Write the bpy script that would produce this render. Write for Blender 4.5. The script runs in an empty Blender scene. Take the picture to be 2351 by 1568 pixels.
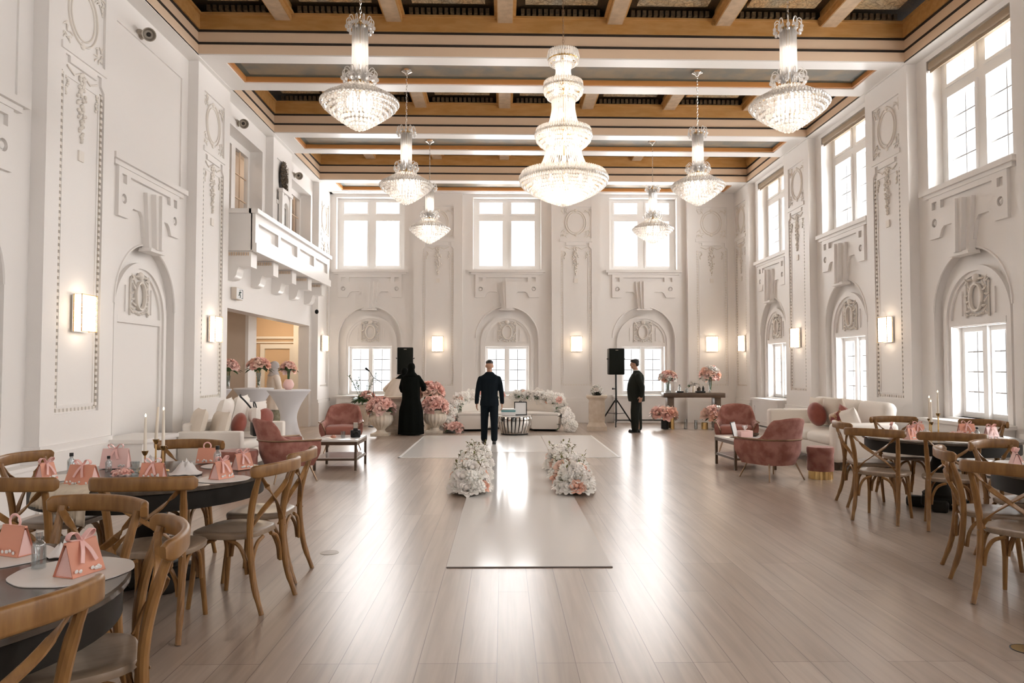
import bpy, bmesh, math, random
from mathutils import Vector, Matrix, noise
from mathutils.geometry import tessellate_polygon
PI = math.pi
rnd = random.Random(7)
scn = bpy.context.scene
COL = scn.collection
V = Vector

# ------------------------------------------------------------------ mesh builder
class MB:
    def __init__(s):
        s.v = []; s.f = []
    def add(s, vs, fs, M=None):
        b = len(s.v)
        s.v.extend([(M @ V(p)) if M is not None else V(p) for p in vs])
        s.f.extend([tuple(b + i for i in q) for q in fs])
    def join(s, o, M=None):
        s.add(o.v, o.f, M)
    def box(s, x0, x1, y0, y1, z0, z1, M=None):
        vs = [(x, y, z) for z in (z0, z1) for y in (y0, y1) for x in (x0, x1)]
        s.add(vs, [(0, 2, 3, 1), (4, 5, 7, 6), (0, 1, 5, 4), (2, 6, 7, 3), (0, 4, 6, 2), (1, 3, 7, 5)], M)
    def cbox(s, c, d, M=None):
        s.box(c[0]-d[0]/2, c[0]+d[0]/2, c[1]-d[1]/2, c[1]+d[1]/2, c[2]-d[2]/2, c[2]+d[2]/2, M)
    def rbox(s, c, d, r, n=3, M=None, puff=0.0):
        h = [x/2 for x in d]
        r = min(r, *h)
        ks = [-1 + 2*i/n*0 for i in range(0)]
        def axis(hh):
            a = [hh - r + r*math.sin(PI/2*i/n) for i in range(n+1)]
            return [-x for x in reversed(a)] + ([0.0] if hh - r > 0.02 else []) + a
        ax = [axis(x) for x in h]
        idx = {}
        vs = []; fs = []
        def vert(p):
            k = tuple(round(q, 5) for q in p)
            if k in idx: return idx[k]
            q = V(p)
            inn = V([max(-(h[i]-r), min(h[i]-r, p[i])) for i in range(3)])
            dd = q - inn
            q2 = inn + dd.normalized()*r if dd.length > 1e-6 else q
            if puff:
                fx = 1 - (p[0]/h[0])**2; fy = 1 - (p[1]/h[1])**2
                q2.z += (1 if p[2] > 0 else -0.2)*puff*fx*fy*(abs(p[2])/h[2])
            idx[k] = len(vs); vs.append(q2 + V(c)); return idx[k]
        for a in range(3):
            b, e = (a+1) % 3, (a+2) % 3
            for sg in (-1, 1):
                for i in range(len(ax[b])-1):
                    for j in range(len(ax[e])-1):
                        qs = []
                        for (ii, jj) in ((i, j), (i+1, j), (i+1, j+1), (i, j+1)):
                            p = [0, 0, 0]; p[a] = sg*h[a]; p[b] = ax[b][ii]; p[e] = ax[e][jj]
                            qs.append(vert(p))
                        if len(set(qs)) >= 3:
                            fs.append(tuple(dict.fromkeys(qs if sg > 0 else qs[::-1])))
        s.add(vs, fs, M)
    def sweep(s, pts, sec, up=(0, 0, 1), cap=True, scales=None, closed=False, M=None):
        pts = [V(p) for p in pts]; n = len(pts); m = len(sec)
        vs = []; fs = []
        u = V(up)
        for i, p in enumerate(pts):
            if closed: t = pts[(i+1) % n] - pts[i-1]
            else: t = pts[min(i+1, n-1)] - pts[max(i-1, 0)]
            t.normalize()
            a = u - t*u.dot(t)
            if a.length < 1e-4: a = V((1, 0, 0)) - t*t.x
            if a.length < 1e-4: a = V((0, 1, 0)) - t*t.y
            a.normalize(); u = a if up is None else u
            b = t.cross(a)
            k = scales[i] if scales else 1.0
            kx, ky = (k if isinstance(k, tuple) else (k, k))
            for (x, y) in sec: vs.append(p + b*(x*kx) + a*(y*ky))
        for i in range(n if closed else n-1):
            j = (i+1) % n
            for q in range(m):
                r = (q+1) % m
                fs.append((i*m+q, i*m+r, j*m+r, j*m+q))
        if cap and not closed:
            fs.append(tuple(range(m-1, -1, -1))); fs.append(tuple((n-1)*m+q for q in range(m)))
        s.add(vs, fs, M)
    def tube(s, pts, r, n=8, up=(0.13, 0.21, 0.97), cap=True, closed=False, M=None):
        rs = r if isinstance(r, (list, tuple)) else [r]*len(pts)
        s.sweep(pts, circ(1, 1, n), up, cap, list(rs), closed, M)
    def lathe(s, prof, n=24, c=(0, 0, 0), M=None, a0=0, a1=2*PI, flute=0, fl_n=0, sx=1, sy=1):
        full = abs(a1-a0) > 2*PI-1e-4
        k = n if full else n+1
        vs = []; fs = []
        for (r, z) in prof:
            for i in range(k):
                a = a0 + (a1-a0)*i/n
                rr = r*(1 + flute*math.cos(fl_n*a)) if flute else r
                vs.append((c[0]+rr*math.cos(a)*sx, c[1]+rr*math.sin(a)*sy, c[2]+z))
        for j in range(len(prof)-1):
            for i in range(n):
                i2 = (i+1) % k
                fs.append((j*k+i, j*k+i2, (j+1)*k+i2, (j+1)*k+i))
        if full:
            if prof[0][0] > 1e-5: fs.append(tuple(range(k-1, -1, -1)))
            if prof[-1][0] > 1e-5: fs.append(tuple((len(prof)-1)*k+i for i in range(k)))
        s.add(vs, fs, M)
    def ell(s, c, r, n=10, m=7, M=None):
        if not isinstance(r, (tuple, list)): r = (r, r, r)
        vs = [(c[0], c[1], c[2]-r[2])]; fs = []
        for j in range(1, m):
            t = -PI/2 + PI*j/m
            for i in range(n):
                a = 2*PI*i/n
                vs.append((c[0]+r[0]*math.cos(t)*math.cos(a), c[1]+r[1]*math.cos(t)*math.sin(a), c[2]+r[2]*math.sin(t)))
        vs.append((c[0], c[1], c[2]+r[2]))
        for i in range(n): fs.append((0, 1+(i+1) % n, 1+i))
        for j in range(m-2):
            for i in range(n):
                a = 1+j*n+i; b = 1+j*n+(i+1) % n
                fs.append((a, b, b+n, a+n))
        t = len(vs)-1; o = 1+(m-2)*n
        for i in range(n): fs.append((o+i, o+(i+1) % n, t))
        s.add(vs, fs, M)
    def ring(s, c, R, r, n=24, m=8, M=None, sz=1.0):
        s.sweep([(c[0]+R*math.cos(2*PI*i/n), c[1]+R*math.sin(2*PI*i/n), c[2]) for i in range(n)], circ(r, r*sz, m), closed=True, M=M)
    def plate(s, outer, holes, w0, w1, M=None):
        """polygon in (u,v) with holes, from depth w0 to w1 (w points to the room): local x=u, y=-w, z=v"""
        polys = [outer] + list(holes)
        flat = [p for q in polys for p in q]
        tris = tessellate_polygon([[V((p[0], p[1], 0)) for p in q] for q in polys])
        N = len(flat)
        vs = [(u, -w0, v) for u, v in flat] + [(u, -w1, v) for u, v in flat]
        fs = [tuple(t) for t in tris] + [tuple(N+i for i in reversed(t)) for t in tris]
        o = 0
        for q in polys:
            k = len(q)
            for i in range(k):
                j = (i+1) % k
                fs.append((o+i, o+j, N+o+j, N+o+i))
            o += k
        s.add(vs, fs, M)
    def mesh(s, name, smooth=35):
        me = bpy.data.meshes.new(name)
        me.from_pydata([tuple(p) for p in s.v], [], s.f)
        bm = bmesh.new(); bm.from_mesh(me)
        bmesh.ops.recalc_face_normals(bm, faces=bm.faces)
        bm.to_mesh(me); bm.free()
        if smooth:
            me.polygons.foreach_set('use_smooth', [True]*len(me.polygons))
            me.set_sharp_from_angle(angle=math.radians(smooth))
        me.update()
        return me

def circ(rx, ry, n=8):
    return [(rx*math.cos(2*PI*i/n), ry*math.sin(2*PI*i/n)) for i in range(n)]
def rrect(w, h, r, n=3):
    out = []
    for cx, cy, a in ((w/2-r, h/2-r, 0), (-w/2+r, h/2-r, 90), (-w/2+r, -h/2+r, 180), (w/2-r, -h/2+r, 270)):
        for i in range(n+1):
            t = math.radians(a+90*i/n)
            out.append((cx+r*math.cos(t), cy+r*math.sin(t)))
    return out
def rect(u0, u1, v0, v1):
    return [(u0, v0), (u1, v0), (u1, v1), (u0, v1)]
def arch(c, hw, v0, vs, n=20):
    return [(c-hw, v0), (c+hw, v0)] + [(c+hw*math.cos(PI*i/n), vs+hw*math.sin(PI*i/n)) for i in range(n+1)]
def spline(pts, n=6):
    pts = [V(p) for p in pts]; out = []
    P = [pts[0]*2-pts[1]] + pts + [pts[-1]*2-pts[-2]]
    for i in range(1, len(P)-2):
        for k in range(n):
            t = k/n
            a, b, c, d = P[i-1:i+3]
            out.append(0.5*((2*b)+(c-a)*t+(2*a-5*b+4*c-d)*t*t+(3*b-a-3*c+d)*t**3))
    out.append(pts[-1]); return out

# ------------------------------------------------------------------ objects
def link(o): COL.objects.link(o); return o
def obj(name, mb, mat, parent=None, loc=None, rot=None, smooth=35, label=None, kind=None):
    me = mb.mesh(name, smooth) if isinstance(mb, MB) else mb
    if mat is not None and not me.materials: me.materials.append(mat)
    o = link(bpy.data.objects.new(name, me))
    if parent is not None: o.parent = parent
    if loc is not None: o.location = loc
    if rot is not None: o.rotation_euler = rot
    if label: o['label'] = label
    if kind: o['kind'] = kind
    return o
def tag(o, label, cat, group=None):
    o['label'] = label; o['category'] = cat
    if group: o['group'] = group
    return o
def thing(name, label, cat, loc=(0, 0, 0), rz=0, group=None):
    o = link(bpy.data.objects.new(name, None)); o.empty_display_size = .1
    o.location = loc; o.rotation_euler = (0, 0, rz)
    return tag(o, label, cat, group)
def struct(name, loc=(0, 0, 0), rz=0, label=None):
    o = link(bpy.data.objects.new(name, None)); o.location = loc; o.rotation_euler = (0, 0, rz)
    o['kind'] = 'structure'
    if label: o['label'] = label
    return o
def dup(src, loc, rz=None, label=None, group=None, scale=None):
    kids = {}
    for o in bpy.data.objects:
        if o.parent is not None: kids.setdefault(o.parent.name, []).append(o)
    def cp(o, par):
        c = o.copy(); COL.objects.link(c)
        if par is not None: c.parent = par
        for ch in kids.get(o.name, []): cp(ch, c)
        return c
    r = cp(src, None); r.location = loc
    if rz is not None: r.rotation_euler = (0, 0, rz)
    if scale: r.scale = (scale,)*3
    if label: r['label'] = label
    if group: r['group'] = group
    return r

# ------------------------------------------------------------------ materials
def nodes(name):
    m = bpy.data.materials.new(name); m.use_nodes = True
    nt = m.node_tree; b = nt.nodes['Principled BSDF']
    return m, nt, b
def L(nt, a, b): nt.links.new(a, b)
def pm(name, col, rough=.5, metal=0, col2=None, scale=8, stretch=(1, 1, 1), detail=4, bump=0, bscale=None, sheen=0, coat=0, spec=None, rand=None, contrast=(.35, .65), trans=0, ior=1.45, sss=0):
    m, nt, b = nodes(name)
    b.inputs['Base Color'].default_value = (*col, 1); b.inputs['Roughness'].default_value = rough
    b.inputs['Metallic'].default_value = metal; b.inputs['IOR'].default_value = ior
    if spec is not None: b.inputs['Specular IOR Level'].default_value = spec
    if sheen: b.inputs['Sheen Weight'].default_value = sheen; b.inputs['Sheen Roughness'].default_value = .4
    if coat: b.inputs['Coat Weight'].default_value = coat; b.inputs['Coat Roughness'].default_value = .12
    if trans: b.inputs['Transmission Weight'].default_value = trans
    src = None
    if col2 is not None or bump:
        tc = nt.nodes.new('ShaderNodeTexCoord'); mp = nt.nodes.new('ShaderNodeMapping')
        mp.inputs['Scale'].default_value = stretch
        L(nt, tc.outputs['Object'], mp.inputs['Vector'])
        nz = nt.nodes.new('ShaderNodeTexNoise'); nz.inputs['Scale'].default_value = scale; nz.inputs['Detail'].default_value = detail
        L(nt, mp.outputs['Vector'], nz.inputs['Vector'])
        if col2 is not None:
            cr = nt.nodes.new('ShaderNodeValToRGB')
            cr.color_ramp.elements[0].position = contrast[0]; cr.color_ramp.elements[1].position = contrast[1]
            cr.color_ramp.elements[0].color = (*col, 1); cr.color_ramp.elements[1].color = (*col2, 1)
            L(nt, nz.outputs['Fac'], cr.inputs['Fac']); src = cr.outputs['Color']
        if bump:
            n2 = nz
            if bscale:
                n2 = nt.nodes.new('ShaderNodeTexNoise'); n2.inputs['Scale'].default_value = bscale; n2.inputs['Detail'].default_value = 3
                L(nt, mp.outputs['Vector'], n2.inputs['Vector'])
            bp = nt.nodes.new('ShaderNodeBump'); bp.inputs['Strength'].default_value = bump; bp.inputs['Distance'].default_value = .02
            L(nt, n2.outputs['Fac'], bp.inputs['Height']); L(nt, bp.outputs['Normal'], b.inputs['Normal'])
    if rand is not None:
        oi = nt.nodes.new('ShaderNodeObjectInfo'); mx = nt.nodes.new('ShaderNodeMix'); mx.data_type = 'RGBA'
        L(nt, oi.outputs['Random'], mx.inputs['Factor'])
        if src is not None: L(nt, src, mx.inputs['A'])
        else: mx.inputs['A'].default_value = (*col, 1)
        mx.inputs['B'].default_value = (*rand, 1)
        src = mx.outputs['Result']
    if src is not None: L(nt, src, b.inputs['Base Color'])
    return m
def emit(name, col, strength, base=(.9, .9, .9)):
    m, nt, b = nodes(name)
    b.inputs['Base Color'].default_value = (*base, 1); b.inputs['Roughness'].default_value = .4
    b.inputs['Emission Color'].default_value = (*col, 1); b.inputs['Emission Strength'].default_value = strength
    return m
def glassy(name, tint=(1, 1, 1), gloss=.12, rough=.02):
    """thin clear glass: lets light through unbent, with a faint reflection"""
    m, nt, b = nodes(name); nt.nodes.remove(b)
    out = nt.nodes['Material Output']
    t = nt.nodes.new('ShaderNodeBsdfTransparent'); t.inputs['Color'].default_value = (*tint, 1)
    g = nt.nodes.new('ShaderNodeBsdfGlossy'); g.inputs['Roughness'].default_value = rough
    lw = nt.nodes.new('ShaderNodeLayerWeight'); lw.inputs['Blend'].default_value = .5
    pw = nt.nodes.new('ShaderNodeMath'); pw.operation = 'POWER'; pw.inputs[1].default_value = 5
    ma = nt.nodes.new('ShaderNodeMath'); ma.operation = 'MULTIPLY_ADD'; ma.inputs[1].default_value = .6; ma.inputs[2].default_value = gloss*.5; ma.use_clamp = True
    mx = nt.nodes.new('ShaderNodeMixShader')
    L(nt, lw.outputs['Facing'], pw.inputs[0]); L(nt, pw.outputs['Value'], ma.inputs[0]); L(nt, ma.outputs['Value'], mx.inputs['Fac'])
    L(nt, t.outputs['BSDF'], mx.inputs[1]); L(nt, g.outputs['BSDF'], mx.inputs[2]); L(nt, mx.outputs['Shader'], out.inputs['Surface'])
    return m
def crystal(name, glow=0.0, clear=.35):
    """cut crystal: sparkle + light carried through the bead, a little see-through"""
    m, nt, b = nodes(name); nt.nodes.remove(b)
    out = nt.nodes['Material Output']
    tl = nt.nodes.new('ShaderNodeBsdfTranslucent'); tl.inputs['Color'].default_value = (.98, .95, .92, 1)
    g = nt.nodes.new('ShaderNodeBsdfGlossy'); g.inputs['Roughness'].default_value = .08
    t = nt.nodes.new('ShaderNodeBsdfTransparent'); t.inputs['Color'].default_value = (.97, .96, .95, 1)
    m1 = nt.nodes.new('ShaderNodeMixShader'); m1.inputs['Fac'].default_value = .25
    L(nt, tl.outputs['BSDF'], m1.inputs[1]); L(nt, g.outputs['BSDF'], m1.inputs[2])
    m2 = nt.nodes.new('ShaderNodeMixShader'); m2.inputs['Fac'].default_value = clear
    L(nt, m1.outputs['Shader'], m2.inputs[1]); L(nt, t.outputs['BSDF'], m2.inputs[2])
    res = m2.outputs['Shader']
    if glow:
        e = nt.nodes.new('ShaderNodeEmission'); e.inputs['Color'].default_value = (1, .93, .86, 1); e.inputs['Strength'].default_value = glow
        ad = nt.nodes.new('ShaderNodeAddShader'); L(nt, res, ad.inputs[0]); L(nt, e.outputs['Emission'], ad.inputs[1]); res = ad.outputs['Shader']
    L(nt, res, out.inputs['Surface'])
    return m

M = {}
M['wall'] = pm('white plaster', (.83, .798, .77), .55, bump=.03, scale=60)
M['wall2'] = pm('warm cream plaster', (.83, .78, .73), .55)
M['relief'] = pm('plaster relief', (.80, .75, .69), .6)
M['trimw'] = pm('white gloss trim', (.85, .82, .79), .35)
M['beige'] = pm('tan paint', (.75, .575, .42), .5)
M['beigewall'] = pm('beige wall paint and shade', (.60, .50, .41), .6)
M['warmwall'] = pm('ochre wall paint', (.62, .45, .30), .6)
M['brown'] = pm('glazed brown beam', (.46, .245, .075), .4, col2=(.54, .31, .12), scale=3, stretch=(1, 4, 4))
M['orange'] = pm('amber frame', (.58, .26, .08), .4)
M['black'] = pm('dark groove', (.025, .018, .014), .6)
M['stencil'] = pm('stencilled beam', (.56, .42, .29), .5, col2=(.44, .33, .23), scale=9, detail=6)
M['eggdart'] = pm('dark bronze moulding', (.06, .045, .03), .45, col2=(.12, .08, .04), scale=30)
def painted():
    m, nt, b = nodes('painted ceiling panel')
    tc = nt.nodes.new('ShaderNodeTexCoord')
    n1 = nt.nodes.new('ShaderNodeTexNoise'); n1.inputs['Scale'].default_value = 1.6; n1.inputs['Detail'].default_value = 5; n1.inputs['Distortion'].default_value = 1.2
    n2 = nt.nodes.new('ShaderNodeTexNoise'); n2.inputs['Scale'].default_value = 14; n2.inputs['Detail'].default_value = 6; n2.inputs['Distortion'].default_value = 2
    vo = nt.nodes.new('ShaderNodeTexVoronoi'); vo.feature = 'DISTANCE_TO_EDGE'; vo.inputs['Scale'].default_value = 7
    for q in (n1, n2, vo): L(nt, tc.outputs['Object'], q.inputs['Vector'])
    c1 = nt.nodes.new('ShaderNodeValToRGB'); e = c1.color_ramp.elements
    e[0].position = .3; e[0].color = (.36, .34, .29, 1); e[1].position = .75; e[1].color = (.62, .36, .15, 1)
    k = e.new(.5); k.color = (.52, .41, .26, 1)
    L(nt, n1.outputs['Fac'], c1.inputs['Fac'])
    c2 = nt.nodes.new('ShaderNodeValToRGB'); e = c2.color_ramp.elements
    e[0].position = .42; e[0].color = (.62, .60, .57, 1); e[1].position = .62; e[1].color = (1.12, 1.1, 1.05, 1)
    L(nt, n2.outputs['Fac'], c2.inputs['Fac'])
    c3 = nt.nodes.new('ShaderNodeValToRGB'); e = c3.color_ramp.elements
    e[0].position = .0; e[0].color = (.5, .45, .4, 1); e[1].position = .06; e[1].color = (1, 1, 1, 1)
    L(nt, vo.outputs['Distance'], c3.inputs['Fac'])
    def mul(a, bb):
        x = nt.nodes.new('ShaderNodeMix'); x.data_type = 'RGBA'; x.blend_type = 'MULTIPLY'; x.inputs['Factor'].default_value = 1
        L(nt, a, x.inputs['A']); L(nt, bb, x.inputs['B']); return x.outputs['Result']
    L(nt, mul(mul(c1.outputs['Color'], c2.outputs['Color']), c3.outputs['Color']), b.inputs['Base Color'])
    b.inputs['Roughness'].default_value = .45
    return m
M['painted'] = painted()
M['painted2'] = pm('faded painted panel', (.17, .155, .125), .6, col2=(.27, .20, .125), scale=2.5, detail=9, contrast=(.38, .62))
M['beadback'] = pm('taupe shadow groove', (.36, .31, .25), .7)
M['teal'] = pm('dull teal border', (.10, .12, .105), .5)
def floor_mat():
    m, nt, b = nodes('oak plank floor')
    tc = nt.nodes.new('ShaderNodeTexCoord'); sp = nt.nodes.new('ShaderNodeSeparateXYZ'); cb = nt.nodes.new('ShaderNodeCombineXYZ')
    L(nt, tc.outputs['Object'], sp.inputs['Vector']); L(nt, sp.outputs['Y'], cb.inputs['X']); L(nt, sp.outputs['X'], cb.inputs['Y'])
    br = nt.nodes.new('ShaderNodeTexBrick'); br.offset = .37; br.offset_frequency = 3
    br.inputs['Scale'].default_value = 1; br.inputs['Brick Width'].default_value = 1.9; br.inputs['Row Height'].default_value = .2
    br.inputs['Mortar Size'].default_value = .0022; br.inputs['Mortar Smooth'].default_value = .1; br.inputs['Bias'].default_value = 0
    br.inputs['Color1'].default_value = (.34, .265, .21, 1); br.inputs['Color2'].default_value = (.43, .352, .295, 1); br.inputs['Mortar'].default_value = (.16, .11, .085, 1)
    mp0 = nt.nodes.new('ShaderNodeMapping'); mp0.inputs['Location'].default_value = (0, .03, 0)
    L(nt, cb.outputs['Vector'], mp0.inputs['Vector']); L(nt, mp0.outputs['Vector'], br.inputs['Vector'])
    mp = nt.nodes.new('ShaderNodeMapping'); mp.inputs['Scale'].default_value = (9, .45, 1)
    L(nt, tc.outputs['Object'], mp.inputs['Vector'])
    nz = nt.nodes.new('ShaderNodeTexNoise'); nz.inputs['Scale'].default_value = 2.2; nz.inputs['Detail'].default_value = 9; nz.inputs['Distortion'].default_value = .6
    L(nt, mp.outputs['Vector'], nz.inputs['Vector'])
    cr = nt.nodes.new('ShaderNodeValToRGB'); e = cr.color_ramp.elements
    e[0].position = .30; e[0].color = (.78, .75, .72, 1); e[1].position = .64; e[1].color = (1.06, 1.05, 1.04, 1)
    L(nt, nz.outputs['Fac'], cr.inputs['Fac'])
    mx = nt.nodes.new('ShaderNodeMix'); mx.data_type = 'RGBA'; mx.blend_type = 'MULTIPLY'; mx.inputs['Factor'].default_value = 1
    L(nt, br.outputs['Color'], mx.inputs['A']); L(nt, cr.outputs['Color'], mx.inputs['B']); L(nt, mx.outputs['Result'], b.inputs['Base Color'])
    mr = nt.nodes.new('ShaderNodeMapRange'); mr.inputs['To Min'].default_value = .28; mr.inputs['To Max'].default_value = .31
    L(nt, nz.outputs['Fac'], mr.inputs['Value']); L(nt, mr.outputs['Result'], b.inputs['Roughness'])
    bp = nt.nodes.new('ShaderNodeBump'); bp.inputs['Strength'].default_value = .25; bp.inputs['Distance'].default_value = .002; bp.invert = True
    L(nt, br.outputs['Fac'], bp.inputs['Height']); L(nt, bp.outputs['Normal'], b.inputs['Normal'])
    b.inputs['Specular IOR Level'].default_value = 1.0
    return m
M['floor'] = floor_mat()
M['runner'] = pm('glossy white vinyl', (.78, .75, .725), .12)
M['runner2'] = pm('white vinyl sheet', (.78, .755, .73), .2)
M['hem'] = pm('white hem tape', (.86, .85, .83), .3)
M['strip'] = pm('dark edge strip', (.13, .10, .09), .4)
M['frame'] = pm('white window frame', (.90, .89, .87), .3)
M['lead'] = pm('grey muntin', (.32, .31, .30), .5)
M['pane'] = glassy('window glass', (1, 1, 1), .06)
M['glass'] = glassy('clear glass', (.86, .89, .90), .36, .03)
M['blind'] = pm('taupe roller blind', (.33, .25, .17), .6)
M['wood'] = pm('honey brown bentwood', (.27, .135, .043), .36, col2=(.195, .09, .027), scale=9, stretch=(4, 4, .8))
M['seat'] = pm('taupe wood seat', (.27, .195, .135), .32, col2=(.22, .155, .105), scale=5, stretch=(6, 1, 1))
M['table'] = pm('black brown table', (.016, .013, .010), .5, spec=.2)
M['tabletop'] = pm('dark stained table top', (.065, .049, .038), .22, col2=(.09, .07, .055), scale=4, stretch=(6, 1, 1), spec=.35)
M['velvet'] = pm('dusty rose velvet', (.27, .105, .08), .75, col2=(.39, .18, .145), scale=7, sheen=.25, spec=.2, contrast=(.4, .6))
M['velvetseat'] = pm('rose velvet seat', (.33, .13, .10), .75, sheen=.25, spec=.2)
M['redvelvet'] = pm('brick red velvet', (.25, .06, .04), .65, col2=(.31, .085, .06), scale=7, sheen=.3)
M['linen'] = pm('white linen', (.85, .80, .74), .8, bump=.08, scale=120)
M['cream'] = pm('cream linen', (.72, .64, .55), .8, bump=.08, scale=120)
M['goldcloth'] = pm('gold and wine brocade', (.42, .26, .12), .5, col2=(.20, .03, .03), scale=14, contrast=(.45, .55))
M['gold'] = pm('brushed brass', (.72, .50, .22), .25, 1)
M['bronze'] = pm('bronze metal', (.30, .20, .13), .35, .9)
M['darkmetal'] = pm('black metal', (.02, .02, .02), .4, .3)
M['chrome'] = pm('polished steel', (.72, .70, .67), .14, 1)
M['darkwood'] = pm('espresso wood', (.075, .045, .028), .35, col2=(.10, .06, .035), scale=6, stretch=(1, 6, 6))
M['marble'] = pm('white marble', (.78, .76, .74), .15, col2=(.66, .64, .63), scale=3, detail=8, contrast=(.5, .75))
M['spandex'] = pm('white stretch cloth', (.76, .76, .78), .7)
M['stone'] = pm('cast stone', (.62, .51, .40), .7, col2=(.70, .60, .50), scale=10, bump=.1)
M['urn'] = pm('pale cast stone', (.70, .61, .50), .7, col2=(.78, .70, .60), scale=9, bump=.08)
M['rose'] = pm('pink rose', (.90, .53, .46), .6, rand=(.93, .68, .62))
M['whiterose'] = pm('white blossom', (.92, .87, .83), .6, rand=(.92, .90, .85))
M['peach'] = pm('peach blossom', (.86, .50, .38), .6, rand=(.88, .66, .56))
M['leaf'] = pm('dark green leaf', (.035, .075, .03), .5, col2=(.07, .13, .04), scale=20)
M['sprig'] = pm('olive sprig', (.20, .22, .07), .6, col2=(.16, .10, .05), scale=14)
M['stem'] = pm('green stem', (.07, .14, .05), .5)
M['suit'] = pm('navy black suit', (.007, .011, .015), .85, spec=.12)
M['suit2'] = pm('charcoal green suit', (.018, .020, .016), .85, spec=.12)
M['shirt'] = pm('white shirt', (.75, .74, .72), .7)
M['abaya'] = pm('black crepe', (.005, .006, .005), .9, spec=.08)
M['skin'] = pm('tan skin', (.42, .235, .155), .5)
M['hair'] = pm('black hair', (.012, .010, .009), .5)
M['shoe'] = pm('black leather', (.008, .008, .008), .18)
M['robe'] = pm('ivory cloth', (.80, .71, .62), .8)
M['hijab'] = pm('pale grey scarf', (.52, .49, .48), .8)
M['olive'] = pm('olive patterned cloth', (.22, .20, .13), .8, col2=(.32, .30, .22), scale=18)
M['pinkbox'] = pm('coral card', (.70, .31, .21), .5)
M['pinkbox2'] = pm('light pink card', (.84, .56, .52), .4)
M['ribbon'] = pm('pink satin ribbon', (.84, .50, .46), .3)
M['wax'] = pm('ivory wax', (.82, .74, .63), .5)
M['flame'] = emit('candle flame', (1, .72, .35), 12)
M['placemat'] = pm('white placemat', (.76, .72, .69), .4, col2=(.66, .58, .48), scale=4, detail=7, contrast=(.55, .8))
M['napkin'] = pm('white napkin', (.80, .76, .74), .75)
M['gauze'] = pm('cream gauze', (.66, .57, .45), .85)
M['cap'] = pm('black cap', (.012, .012, .012), .35)
M['plastic'] = pm('black speaker shell', (.012, .012, .011), .5, spec=.2)
M['grille'] = pm('speaker grille', (.014, .016, .013), .8, bump=.2, scale=250, spec=.1)
M['greymetal'] = pm('warm grey metal', (.42, .37, .31), .4, .3)
M['crystal'] = crystal('crystal bead', 0, .3)
M['crystal2'] = crystal('lit crystal strand', 0, .12)
M['bulb'] = emit('lamp bulb', (1, .92, .84), 8)
M['bowl'] = emit('lit crystal bowl', (1, .95, .90), .85)
M['sconce'] = emit('lit crystal shade', (1, .80, .60), 5)
M['paper'] = pm('white paper', (.78, .78, .78), .5)
M['tealbox'] = pm('teal band', (.16, .36, .38), .5)
M['ink'] = pm('dark green ink', (.03, .06, .05), .5)
# ------------------------------------------------------------------ room shell
XR, XL, YF, YB = 6.60, -4.97, 20.45, -3.72
ZB = 6.365            # underside of the white beams
# floor
fl = MB(); fl.box(-9.2, XR+.5, YB-.5, YF+.6, -.2, 0)
o = obj('floor', fl, M['floor'], kind='structure')

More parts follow.
